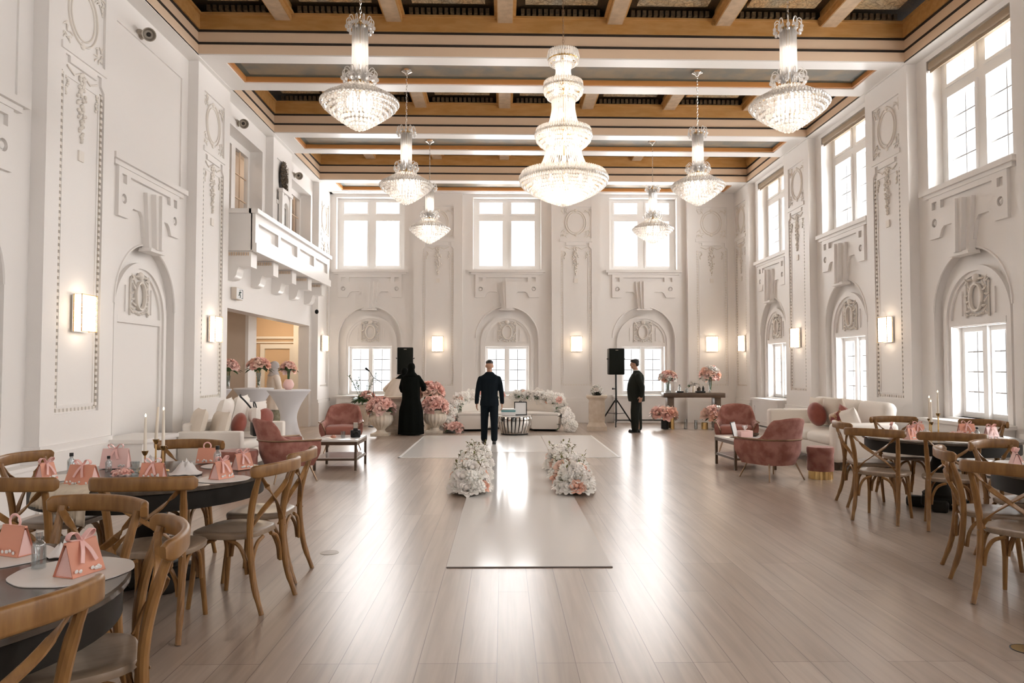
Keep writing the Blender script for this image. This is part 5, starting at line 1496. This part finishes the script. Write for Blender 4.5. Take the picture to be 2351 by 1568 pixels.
# ------------------------------------------------------------------ table settings
Z = TZ+.0012
def favour(label, x, y, rz, w=.135, d=.085, h=.125, top='loop', pale=False):
    w, d, h = w*.92, d*.92, h*.92
    t = thing('favour_box', label, 'gift box', (x, y, Z+.004), rz, 'coral gable favour boxes')
    A_, B_ = ('pinkbox', 'pinkbox2') if not pale else ('pinkbox2', 'pinkbox2')
    m = MB()
    for s in (-1, 1):
        m.add([(-w/2, s*d/2, 0), (w/2, s*d/2, 0), (w/2-.006, s*.006, h), (-w/2+.006, s*.006, h)], [(0, 1, 2, 3)])
        m.add([(-w/2, s*d/2-s*.002, 0), (w/2, s*d/2-s*.002, 0), (w/2-.006, s*.004, h), (-w/2+.006, s*.004, h)], [(3, 2, 1, 0)])
    m.box(-w/2, w/2, -d/2, d/2, 0, .002); m.box(-w/2+.006, w/2-.006, -.006, .006, h-.004, h+.004)
    bd = obj('body', m, M[A_], t, smooth=0)
    for s in (-1, 1):
        m = MB()
        x0 = s*(w/2-.008)
        m.add([(x0, -d/2+.002, 0), (x0, d/2-.002, 0), (x0-s*.004, .004, h-.012), (x0-s*.004, -.004, h-.012)], [(0, 1, 2, 3)])
        obj('end_panel', m, M[B_], bd, smooth=0)
    m = MB()
    if top == 'loop': m.sweep([(.028*math.cos(2*PI*i/16), 0, h+.018+.028*math.sin(2*PI*i/16)) for i in range(16)], rrect(.010, .008, .003, 1), up=(0, 1, 0), closed=True); obj('handle', m, M['ribbon'], t)
    else:
        for s in (-1, 1):
            m.sweep(spline([(0, 0, h), (s*.03, -.01, h+.035), (s*.05, -.005, h+.03), (s*.045, .005, h+.008), (0, 0, h+.002)], 4), rrect(.003, .022, .001, 1), up=(0, 1, 0))
            m.sweep(spline([(0, -.008, h), (s*.015, -.03, h-.03), (s*.03, -.046, h-.07)], 4), rrect(.003, .016, .001, 1), up=(1, 0, 0))
        m.ell((0, 0, h+.006), (.010, .009, .009), 8, 5)
        obj('bow', m, M['ribbon'], t)
    m = MB()
    rg = random.Random(int(x*100+y*10))
    for k in range(8): m.ell((rg.uniform(-.4, .4)*w, -d/2-.001, .012+.014*rg.random()), (.008, .003, .007), 6, 4)
    obj('lace', m, M['napkin'], bd, kind='stuff')
    return t
def mat_(label, x, y, r=.185, rz=0):
    t = MB(); n = 48
    out = [(r*(1+.012*math.sin(9*a))*math.cos(a), r*(1+.012*math.sin(9*a))*math.sin(a)) for a in (2*PI*i/n for i in range(n))]
    hplate(t, out, [], 0, .003); o = obj('placemat', t, M['placemat'], loc=(x, y, Z), rot=(0, 0, rz)); tag(o, label, 'placemat', 'round white placemats')
def napkin(label, x, y, rz, s=1):
    m = MB(); rg = random.Random(int(x*77)); vs = []; n = 12
    for i in range(n+1):
        for j in range(n+1):
            u, v = -1+2*i/n, -1+2*j/n
            q = math.hypot(u, v)
            z = .075*math.exp(-3*q*q)*(1+.4*math.sin(5*math.atan2(v, u)))+.012*abs(math.sin(4*u+2*v))*(1-q*.5)+.001
            vs.append((u*.10*s*(1-.2*abs(v)), v*.09*s*(1-.2*abs(u)), max(.001, z*s)))
    b = len(vs); vs += [(p[0]*.98, p[1]*.98, 0) for p in vs[:]]
    fs = [(i*(n+1)+j, (i+1)*(n+1)+j, (i+1)*(n+1)+j+1, i*(n+1)+j+1) for i in range(n) for j in range(n)]
    fs += [tuple(b+k for k in reversed(f)) for f in fs]
    m.add(vs, fs); o = obj('napkin', m, M['napkin'], loc=(x, y, Z+.003), rot=(0, 0, rz), smooth=80); tag(o, label, 'napkin')
def candlestick(label, x, y, hz, ch_, lit=True, lean=0):
    t = thing('candlestick', label, 'candlestick', (x, y, Z), 0, 'brass candlesticks')
    m = MB(); m.lathe([(0, 0), (.045, 0), (.04, .008), (.008, .014), (.006, hz*.5), (.006, hz-.035), (.012, hz-.03), (.02, hz-.012), (.024, hz), (.014, hz), (.012, hz-.014), (0, hz-.014)], 18); obj('holder', m, M['gold'], t)
    m = MB(); m.tube([(0, 0, hz-.012), (lean*.5, 0, hz+ch_*.5), (lean, 0, hz+ch_)], [.012, .0105, .007], 12); cd_ = obj('candle', m, M['wax'], t)
    if lit:
        m = MB(); m.lathe([(0, 0), (.004, .004), (.0055, .010), (.003, .019), (0, .026)], 10, c=(lean, 0, hz+ch_+.004)); obj('flame', m, M['flame'], cd_)
        m = MB(); m.tube([(lean, 0, hz+ch_-.004), (lean, 0, hz+ch_+.006)], .0012, 5); obj('wick', m, M['cap'], cd_)
def petals(label, x, y, s=1, mat='rose'):
    t = thing('flower_dish', label, 'flower dish', (x, y, Z+.0))
    m = MB(); m.lathe([(0, 0), (.06*s, 0), (.085*s, .018), (.08*s, .018), (0, .006)], 20); obj('dish', m, M['glass'], t)
    rg = random.Random(int(x*50))
    for k in range(14):
        a = rg.uniform(0, 2*PI); q = .065*s*math.sqrt(rg.random()); bloom(t, (q*math.cos(a), q*math.sin(a), .028+.02*rg.random()), .020*s, mat, d=(math.cos(a), math.sin(a), 1.5), rg=rg)
# nearest left table
mat_('white placemat under the bowed favour box, nearest left table', -1.56, 2.72, .20); mat_('white placemat under the loop-handled favour box, nearest left table', -1.98, 2.93, .20, 1)
favour('coral favour box with round handle on the nearest left table', -1.93, 2.96, -.35, .145, .08, .12)
favour('coral favour box with pink bow seen end-on, nearest left table', -1.52, 2.69, 1.25, .15, .10, .125, 'bow')
bottle('small clear glass bottle between the two nearest favour boxes', (-1.71, 2.76, Z), .024, .135, 'glass', 'glass')
napkin('crumpled white napkin behind the glass bottle, nearest left table', -1.73, 2.95, .5, .6)
favour('coral favour box cut by the left frame edge', -1.66, 2.28, .3, .145, .08, .12)
# candlestick table
for (x, y, k, lab) in ((-2.66, 4.72, 0, 'gauze runner'), (-1.86, 4.95, 1, 'two bowed boxes'), (-2.10, 5.62, 2, 'far bottle'), (-2.38, 4.78, 3, 'flower dish'), (-2.75, 5.62, 4, 'pale pink box'), (-2.98, 5.02, 5, 'left bottle')):
    mat_('white placemat by the %s, candlestick table' % lab, x, y, .17, k)
favour('coral favour box with bow above the hanging gauze runner', -2.66, 4.72, -.15, .20, .12, .13, 'bow')
favour('small coral favour box at the left rim of the candlestick table', -3.02, 4.93, 1.3, .13, .085, .115, 'bow')
favour('pale pink glossy box with black clasp on the candlestick table', -2.86, 5.5, .1, .21, .11, .15, 'bow', True)
favour('coral favour box in front of the candles', -2.36, 5.02, .05, .17, .09, .10, 'bow')
favour('coral favour box with round handle behind the candles', -2.30, 5.78, .0, .16, .09, .12)
favour('coral favour box at the right rim of the candlestick table, nearer one', -1.88, 4.97, 1.15, .15, .10, .12, 'bow')
favour('coral favour box at the right rim of the candlestick table, farther one', -1.90, 5.42, 1.0, .15, .10, .12, 'bow')
bottle('clear bottle with black cap at the left of the candlestick table', (-3.00, 5.18, Z), .026, .15)
bottle('clear bottle with black cap at the right of the candlestick table', (-2.09, 5.44, Z), .028, .17)
bottle('clear bottle with black cap before the pale pink box', (-2.78, 5.25, Z), .022, .12)
napkin('bunched white napkin beside the candles', -2.20, 5.16, .2, 1.1); napkin('white napkin behind the pale pink box', -2.62, 5.55, 1.2, .9)
petals('dish of pink petals left of the candles', -2.56, 5.03)
for (x, y, lab) in ((-2.50, 5.24, 'nearer'), (-2.62, 5.30, 'farther')):
    gob('small glass votive cup left of the candles, the %s one' % lab, (x, y, Z), .032, .075, 'votive', 'votive holder')
candlestick('shortest lit candle of the left table trio', -2.55, 5.30, .15, .235); candlestick('tallest unlit candle of the left table trio', -2.53, 5.42, .22, .235, False, .012); candlestick('lit candle at the right of the left table trio', -2.45, 5.36, .18, .25)
# gauze runner hanging over the rim
t = thing('table_runner', 'cream gauze runner hanging over the rim of the candlestick table', 'table runner', (-2.44, 5.19, 0), math.radians(-107))
m = MB(); nu, nv = 40, 16; vs = []
for j in range(nv+1):
    s = j/nv*.54
    for i in range(nu+1):
        w = -1+2*i/nu
        x = .36+s
        Rr = math.sqrt(max(0, .772**2-(w*.21)**2))
        fold = .013*math.sin(w*19+s*3)+.007*math.sin(w*37)
        if x < Rr: p = (x, w*.21, TZ+.0065+abs(fold)*.5)
        else:
            dz = x-Rr; p = (Rr+.004+abs(fold)*1.4*min(1, dz*12), w*(.21-.05*dz), TZ+.006-dz*(1+.35*w))
        vs.append(p)
m.add(vs, [(j*(nu+1)+i, j*(nu+1)+i+1, (j+1)*(nu+1)+i+1, (j+1)*(nu+1)+i) for j in range(nv) for i in range(nu)])
o = obj('cloth', m, M['gauze'], t, smooth=80); mo = o.modifiers.new('thick', 'SOLIDIFY'); mo.thickness = .002
# farther right table
for (x, y, k, lab) in ((4.24, 7.62, 0, 'front bottle'), (4.80, 8.42, 1, 'rear boxes'), (5.15, 7.78, 2, 'white bowed box'), (4.62, 7.36, 3, 'front rim'), (5.22, 8.28, 4, 'far coral box')): mat_('white placemat by the %s, farther right table' % lab, x, y, .17, k)
favour('coral favour box with white lace, front left of the farther right table', 4.22, 7.60, .5, .15, .09, .12, 'bow'); favour('coral favour box behind the front left one, farther right table', 4.72, 8.36, .1, .17, .09, .10, 'bow')
favour('wide coral favour box under the window, farther right table', 5.17, 8.18, -.1, .19, .09, .12, 'bow'); favour('pale pink bowed box at the right of the farther right table', 5.06, 7.60, .2, .15, .09, .13, 'bow', True)
favour('pale pink peaked box at the left rim of the farther right table', 4.22, 7.98, 1.1, .14, .09, .12, 'bow', True)
bottle('clear black-capped bottle beside the pale bowed box', (4.90, 7.58, Z), .026, .13); bottle('clear black-capped bottle by the left rim, farther right table', (4.34, 7.78, Z), .024, .13)
petals('dish of coral petals in the middle of the farther right table', 4.86, 7.80, 1.3); napkin('white napkin in the middle of the farther right table', 4.58, 7.94, .3, .9)
candlestick('left lit candle of the right table trio', 4.60, 7.88, .16, .21); candlestick('middle lit candle of the right table trio', 4.64, 7.98, .19, .22); candlestick('tallest lit candle of the right table trio', 4.70, 7.92, .25, .22)
# nearer right table
for (x, y, k, lab) in ((3.86, 5.45, 0, 'floral box'), (4.02, 5.70, 1, 'capped bottle'), (3.86, 4.92, 2, 'near rim')): mat_('white placemat by the %s, nearer right table' % lab, x, y, .17, k)
favour('white and red floral favour box on the nearer right table', 3.84, 5.50, 1.2, .12, .08, .11, 'bow', True); bottle('clear black-capped bottle on the nearer right table', (3.96, 5.46, Z), .026, .14)
favour('coral favour box at the right frame edge, nearer right table', 4.10, 5.62, .2, .16, .09, .13, 'loop', True)
favour('coral favour box beside the frame edge in front of the pale one', 4.12, 5.42, .2, .15, .09, .09, 'bow')
napkin('white napkin on the nearer right table', 3.98, 5.22, .4, .9)
# ------------------------------------------------------------------ people
def cap(m, a, b, ra, rb, n=10):
    a, b = V(a), V(b)
    m.tube([a, b], [ra, rb], n)
    m.ell(a, ra, n, 8); m.ell(b, rb, n, 8)
def chain(m, pts):
    for (a, ra), (b, rb) in zip(pts, pts[1:]): cap(m, a, b, ra, rb)
def loft(m, secs, n=20, fold=0, fn=0, ph=0):
    """closed tube of ellipses (z, cx, cy, rx, ry)"""
    vs = []
    for k, (z, cx, cy, rx, ry) in enumerate(secs):
        for i in range(n):
            a = 2*PI*i/n
            f = 1+fold*(1-k/(len(secs)-1))*math.cos(fn*a+ph) if fold else 1
            vs.append((cx+rx*f*math.cos(a), cy+ry*f*math.sin(a), z))
    fs = [(j*n+i, j*n+(i+1) % n, (j+1)*n+(i+1) % n, (j+1)*n+i) for j in range(len(secs)-1) for i in range(n)] + [tuple(range(n-1, -1, -1)), tuple((len(secs)-1)*n+i for i in range(n))]
    m.add(vs, fs)
def fuse(name, m, mat, parent, vox=.011, smooth=3):
    o = obj(name, m, mat, parent, smooth=0)
    r = o.modifiers.new('fuse', 'REMESH'); r.mode = 'VOXEL'; r.voxel_size = vox; r.use_smooth_shade = True
    s = o.modifiers.new('relax', 'SMOOTH'); s.iterations = smooth; s.factor = .5
    return o
def head(m, c, tilt=0, k=1.0, face=True):
    """head facing +y"""
    R = Matrix.Translation(c) @ Matrix.Rotation(tilt, 4, 'X')
    m.ell((0, -.008, .02), (.073*k, .092*k, .092*k), 16, 12, R)
    m.ell((0, .030, -.045), (.052*k, .058*k, .062*k), 14, 10, R)
    m.ell((0, .052, -.082), (.028, .026, .022), 10, 7, R)
    if face:
        m.ell((0, .090, -.012), (.011, .020, .022), 8, 6, R); m.ell((0, .086, .012), (.008, .012, .03), 8, 6, R)
        for s in (-1, 1):
            m.ell((s*.032, .072, .030), (.024, .014, .009), 8, 5, R)
            m.ell((s*.072*k, -.005, -.01), (.010, .020, .030), 8, 6, R)
            m.ell((s*.038, .062, -.022), (.022, .02, .022), 8, 6, R)
        m.ell((0, .082, -.048), (.024, .010, .008), 8, 5, R); m.ell((0, .080, -.058), (.020, .010, .008), 8, 5, R)
    return R
def face_bits(t, R):
    for s in (-1, 1):
        m = MB(); m.ell((s*.030, .078, .012), (.013, .008, .007), 8, 6, R); obj('eye', m, M['paper'], t)
        m = MB(); m.ell((s*.030, .0845, .012), (.005, .003, .005), 8, 6, R); obj('pupil', m, M['hair'], t)
        m = MB(); m.tube([(s*.014, .086, .032), (s*.032, .084, .038), (s*.048, .070, .033)], .004, 5, M=R); obj('eyebrow', m, M['hair'], t)
def hand(m, w, d, pn, s, curl=.5):
    """w wrist, d pointing direction, pn palm normal, s=+1/-1 thumb side sign"""
    w, d, pn = V(w), V(d).normalized(), V(pn).normalized(); x = d.cross(pn).normalized()*s
    for k in range(4):
        a = w+d*.02+x*(-.027+.018*k); b = w+d*.085+x*(-.030+.020*k)
        cap(m, a, b, .014, .0115, 8)
    L_ = (.060, .075, .080, .070)
    for k in range(4):
        b = w+d*.085+x*(-.030+.020*k)
        e1 = (d+pn*curl*.5).normalized(); e2 = (d+pn*curl*1.4).normalized()
        c = b+e1*L_[k]*.55; f = c+e2*L_[k]*.5
        cap(m, b, c, .0095, .0085, 7); cap(m, c, f, .0085, .007, 7)
    b = w+d*.03+x*.034; c = b+(d*.7+x*.6+pn*.35).normalized()*.042; f = c+(d+pn*.4).normalized()*.032
    cap(m, b, c, .0125, .010, 7); cap(m, c, f, .010, .008, 7)
def shoe(t, c, rz, pitch=0):
    R = Matrix.Translation(c) @ Matrix.Rotation(rz, 4, 'Z') @ Matrix.Rotation(pitch, 4, 'X')
    m = MB(); m.ell((0, .075, .032), (.042, .10, .030), 12, 8, R); m.ell((0, -.055, .045), (.036, .055, .045), 12, 8, R); m.ell((0, .01, .045), (.038, .09, .035), 12, 8, R)
    m.rbox((0, .06, .010), (.082, .22, .018), .008, 2, R); m.rbox((0, -.07, .016), (.070, .08, .03), .008, 2, R)
    fuse('shoe', m, M['shoe'], t, .008, 2)

# --- suited man walking away in the middle
t = thing('person', 'person in dark navy suit seen from behind, walking on the white sheet', 'person', (-.27, 14.62, 0), .04)
hz = 1.545
b = MB(); R = head(b, (0, .03, hz))
cap(b, (0, .01, 1.36), (0, .02, 1.47), .056, .052)
loft(b, [(.80, 0, 0, .14, .10), (1.0, 0, 0, .14, .095), (1.2, 0, 0, .16, .10), (1.34, 0, 0, .15, .08), (1.40, 0, 0, .06, .05)])
for s in (-1, 1):
    chain(b, [((s*.170, 0, 1.29), .045), ((s*.232, -.03, 1.05), .038), ((s*.250, .02, .82), .030)])
    hand(b, (s*.250, .022, .815), (s*.05, .08, -1), (-s, .25, 0), s, .55)
chain(b, [((-.085, 0, .82), .085), ((-.095, .12, .45), .058), ((-.10, .10, .10), .042)]); chain(b, [((.085, 0, .82), .085), ((.09, -.01, .45), .058), ((.09, -.05, .10), .042)])
fuse('body', b, M['skin'], t, .0085, 2)
m = MB(); m.ell((0, -.006, .064), (.076, .094, .058), 16, 10, R); fuse('hair', m, M['hair'], t, .009, 2)
j = MB()
loft(j, [(.755, 0, 0, .188, .13), (.82, 0, 0, .187, .132), (.95, 0, 0, .166, .12), (1.08, 0, 0, .168, .12), (1.20, 0, 0, .188, .125), (1.285, 0, 0, .20, .11), (1.335, 0, 0, .185, .09), (1.375, 0, 0, .115, .08), (1.425, 0, .005, .066, .066)])
for s in (-1, 1): chain(j, [((s*.178, 0, 1.288), .056), ((s*.205, -.01, 1.20), .055), ((s*.232, -.03, 1.05), .050), ((s*.246, -.01, .93), .046), ((s*.252, .02, .82), .043)])
j.ring((0, .008, 1.405), .064, .014, 20, 6)
fuse('jacket', j, M['suit'], t, .011, 3)
p = MB()
loft(p, [(.74, 0, 0, .160, .115), (.86, 0, 0, .158, .115), (.95, 0, 0, .145, .105)])
chain(p, [((-.085, .01, .80), .098), ((-.097, .10, .46), .078), ((-.103, .10, .10), .064)]); chain(p, [((.085, .0, .80), .098), ((.095, -.01, .46), .078), ((.095, -.05, .11), .066)])
fuse('trousers', p, M['suit'], t, .011, 3)
shoe(t, (-.103, .13, .003), .08); shoe(t, (.095, -.02, .003), -.05)
# --- man in profile by the right loudspeaker
t = thing('person', 'person in charcoal suit standing in profile beside the right loudspeaker', 'person', (3.13, 17.25, 0), PI/2-.15)
b = MB(); R = head(b, (0, .045, 1.585), -.06)
cap(b, (0, -.005, 1.39), (0, .03, 1.50), .058, .055)
loft(b, [(.82, 0, 0, .15, .12), (1.0, 0, .02, .15, .13), (1.2, 0, 0, .16, .12), (1.36, 0, -.01, .15, .09), (1.42, 0, -.005, .06, .055)])
for s in (-1, 1):
    chain(b, [((s*.165, -.03, 1.31), .042), ((s*.235, -.07-.05*(s < 0), 1.08), .040), ((s*.235, .08 if s > 0 else -.10, .86), .032)])
    hand(b, (s*.235, .082 if s > 0 else -.098, .855), (0, .18, -1), (-s, .2, 0), s, .6)
for s in (-1, 1): chain(b, [((s*.085, 0, .84), .085), ((s*.09, .0, .46), .058), ((s*.09, -.02, .10), .042)])
fuse('body', b, M['skin'], t, .0085, 2); face_bits(t, R)
m = MB(); m.ell((0, -.022, .055), (.080, .098, .076), 16, 10, R); m.ell((0, -.045, .01), (.076, .068, .065), 14, 9, R); m.ell((0, .035, .085), (.060, .058, .036), 12, 8, R); fuse('hair', m, M['hair'], t, .009, 2)
m = MB()
for s in (-1, 1): m.sweep([(s*.032+.022*math.cos(2*PI*i/14), .096, .010+.017*math.sin(2*PI*i/14)) for i in range(14)], circ(.002, .002, 4), up=(0, 1, 0), closed=True, M=R); m.tube([(s*.055, .095, .014), (s*.078, .0, .018)], .002, 4, M=R)
m.tube([(-.01, .097, .012), (.01, .097, .012)], .002, 4, M=R); obj('spectacles', m, M['bronze'], t)
j = MB()
loft(j, [(.72, 0, .0, .205, .19), (.82, 0, .01, .205, .20), (.98, 0, .025, .195, .20), (1.12, 0, .02, .195, .19), (1.25, 0, -.005, .20, .175), (1.33, 0, -.02, .19, .145), (1.385, 0, -.02, .14, .105), (1.445, 0, 0, .072, .07)])
for s in (-1, 1): chain(j, [((s*.17, -.03, 1.32), .072), ((s*.22, -.06, 1.20), .070), ((s*.245, -.07-.05*(s < 0), 1.07), .064), ((s*.243, .01 if s > 0 else -.12, .95), .058), ((s*.240, .075 if s > 0 else -.10, .865), .053)])
j.ring((0, .0, 1.425), .066, .014, 20, 6)
fuse('jacket', j, M['suit2'], t, .011, 3)
m = MB(); m.ring((0, .012, 1.445), .058, .013, 20, 6); m.add([(-.03, .085, 1.42), (.03, .085, 1.42), (.012, .158, 1.22), (-.012, .158, 1.22)], [(0, 1, 2, 3)]); obj('shirt', m, M['shirt'], t)
p = MB()
loft(p, [(.74, 0, 0, .165, .13), (.88, 0, 0, .165, .135), (.96, 0, .01, .16, .13)])
for s in (-1, 1): chain(p, [((s*.085, .0, .82), .125), ((s*.09, .01-s*.03, .48), .108), ((s*.09, .0-s*.04, .11), .092)])
fuse('trousers', p, M['suit2'], t, .011, 3)
shoe(t, (-.09, .03, .003), .12); shoe(t, (.09, .02, .003), -.1)
# --- woman in black, seen from behind
def robe_person(label, loc, rz, H, robe, scarf, arms_, lean=None, bottom=None, rim=1.0, face=False):
    t = thing('person', label, 'person', loc, rz)
    k = H/1.60
    lx, ly = lean or (0, 0)
    hp = V((lx*1.0, .02+ly*1.0, 1.50*k-abs(lx)*.35-abs(ly)*.25))
    b = MB(); R = head(b, hp, -.25 if ly else -.05, .95)
    sh = V((lx*.78, ly*.78, 1.30*k-abs(lx)*.22-abs(ly)*.12)); pel = V((0, 0, .85*k))
    cap(b, sh+V((0, 0, .04)), hp-V((0, .02, .06)), .05, .046)
    chain(b, [(pel, .12), (pel.lerp(sh, .5), .105), (sh-V((0, 0, .05)), .11)])
    for s, (el, wr) in zip((-1, 1), arms_):
        chain(b, [(sh+V((s*.13, 0, -.02)), .045), (el, .036), (wr, .026)]); hand(b, wr, V(wr)-V(el), (-s*.6, .2, .5), s, .6)
    for s in (-1, 1): chain(b, [(pel+V((s*.08, 0, -.02)), .085), ((s*.085, .01, .45*k), .055), ((s*.085, 0, .07), .038)]); 
    for s in (-1, 1): b.ell((s*.085, .06, .03), (.036, .10, .028), 10, 7)
    fuse('body', b, M['skin'], t, .0085, 2)
    if face: face_bits(t, R)
    z0 = .02 if bottom is None else .62
    rb = MB()
    def at(z):
        q = max(0, min(1, (z-.85*k)/(.45*k))); return sh.x*q, sh.y*q
    secs = []
    for z, rx, ry in ((z0, .225*rim, .19*rim), (z0+.1, .222*rim, .185*rim), (.55*k, .205*rim, .17*rim), (.80*k, .20, .16), (1.0*k, .20, .15), (1.18*k, .205, .145), (1.29*k, .195, .12), (1.345*k, .135, .095), (1.385*k, .06, .06)):
        x, y = at(z); zz = z-(1.30*k-sh.z)*max(0, min(1, (z-.85*k)/(.45*k)))
        if secs and zz <= secs[-1][0]: continue
        secs.append((zz, x, y, rx, ry))
    loft(rb, secs, 40, .045, 9, .5)
    for s, (el, wr) in zip((-1, 1), arms_): chain(rb, [(sh+V((s*.155, 0, -.02)), .066), (V(el), .062), (V(el).lerp(V(wr), .85), .066)])
    fuse('robe', rb, M[robe], t, .011, 3)
    if bottom:
        sk = MB(); loft(sk, [(.02, 0, 0, .20, .17), (.3, 0, 0, .19, .16), (.7, 0, 0, .18, .14), (.9, 0, 0, .15, .12)], 32, .05, 8); fuse('skirt', sk, M[bottom], t, .012, 2)
    h = MB(); h.ell((0, -.016, .024), (.088, .106, .108), 18, 12, R)
    h.ell(hp+V((0, -.035, -.06)), (.080, .085, .10), 16, 10)
    loft(h, [(sh.z+.015, sh.x, sh.y-.012, .165, .125), (sh.z+.06, (sh.x*2+hp.x)/3, (sh.y*2+hp.y)/3-.01, .125, .105), (sh.z+.11, (sh.x+hp.x)/2, (sh.y+hp.y)/2-.012, .085, .085), (hp.z-.03, hp.x, hp.y-.02, .075, .085)], 24, .06, 7)
    fuse('headscarf', h, M[scarf], t, .010, 2)
    return t
robe_person('person in long black robe and black headscarf seen from behind', (-2.07, 16.62, 0), .06, 1.60, 'abaya', 'abaya', [((-.22, .10, 1.06), (-.20, .26, .98)), ((.275, .03, 1.10), (.27, .17, 1.02))], rim=1.28)
robe_person('person in ivory top and dark headscarf bending behind the pedestal', (-2.66, 17.62, 0), .1, 1.60, 'robe', 'abaya', [((-.16, .22, .98), (.02, .30, .86)), ((.34, .16, 1.0), (.30, .18, .84))], lean=(.30, .06), bottom='robe', rim=.66)
robe_person('person in pale headscarf and ivory top behind the cocktail tables', (-4.86, 15.7, 0), -1.0, 1.62, 'robe', 'hijab', [((-.24, .02, 1.02), (-.22, .20, .98)), ((.24, .06, 1.02), (.18, .26, 1.0))], bottom='olive', face=True)

# ------------------------------------------------------------------ lamps, sky, camera
for (x, y, _l) in spots: point((x, y, 4.55), 13, .12)
for z, e in ((4.05, 30), (4.75, 14), (5.4, 9)): point((.845, 10.2, z), e, .2)
point((-6.0, 18.9, 2.5), 34, .15, (1, .80, .56)); point((-7.2, 14.0, 2.4), 25, .15, (1, .8, .6))
point((-5.8, 14.0, 6.2), 10, .1, (1, .85, .7)); point((-5.8, 18.0, 6.2), 10, .1, (1, .85, .7))
w = bpy.data.worlds.new('sky'); scn.world = w; w.use_nodes = True
bg = w.node_tree.nodes['Background']; bg.inputs['Color'].default_value = (.93, .96, 1, 1); bg.inputs['Strength'].default_value = 1.2
cd = bpy.data.cameras.new('camera'); cam = link(bpy.data.objects.new('camera', cd))
cd.sensor_width = 36; cd.lens = 36*1690/2351; cd.clip_end = 200
cam.location = (0, 0, 1.5)
cam.rotation_euler = (PI/2+math.atan(61/1690), 0, -math.atan(20.5/1690))
scn.camera = cam
vs_ = scn.view_settings; vs_.view_transform = 'Standard'; vs_.look = 'None'; vs_.gamma = 1; vs_.use_curve_mapping = False; vs_.exposure = .24
cy_ = scn.cycles
cy_.max_bounces = 7; cy_.diffuse_bounces = 4; cy_.glossy_bounces = 3; cy_.transparent_max_bounces = 14; cy_.transmission_bounces = 4
cy_.use_adaptive_sampling = True; cy_.adaptive_threshold = .1; cy_.adaptive_min_samples = 16
cy_.caustics_reflective = False; cy_.caustics_refractive = False; cy_.sample_clamp_indirect = 6; cy_.use_denoising = True
cy_.use_light_tree = False
for k in ('sconce', 'bulb', 'flame'): M[k].cycles.emission_sampling = 'NONE'
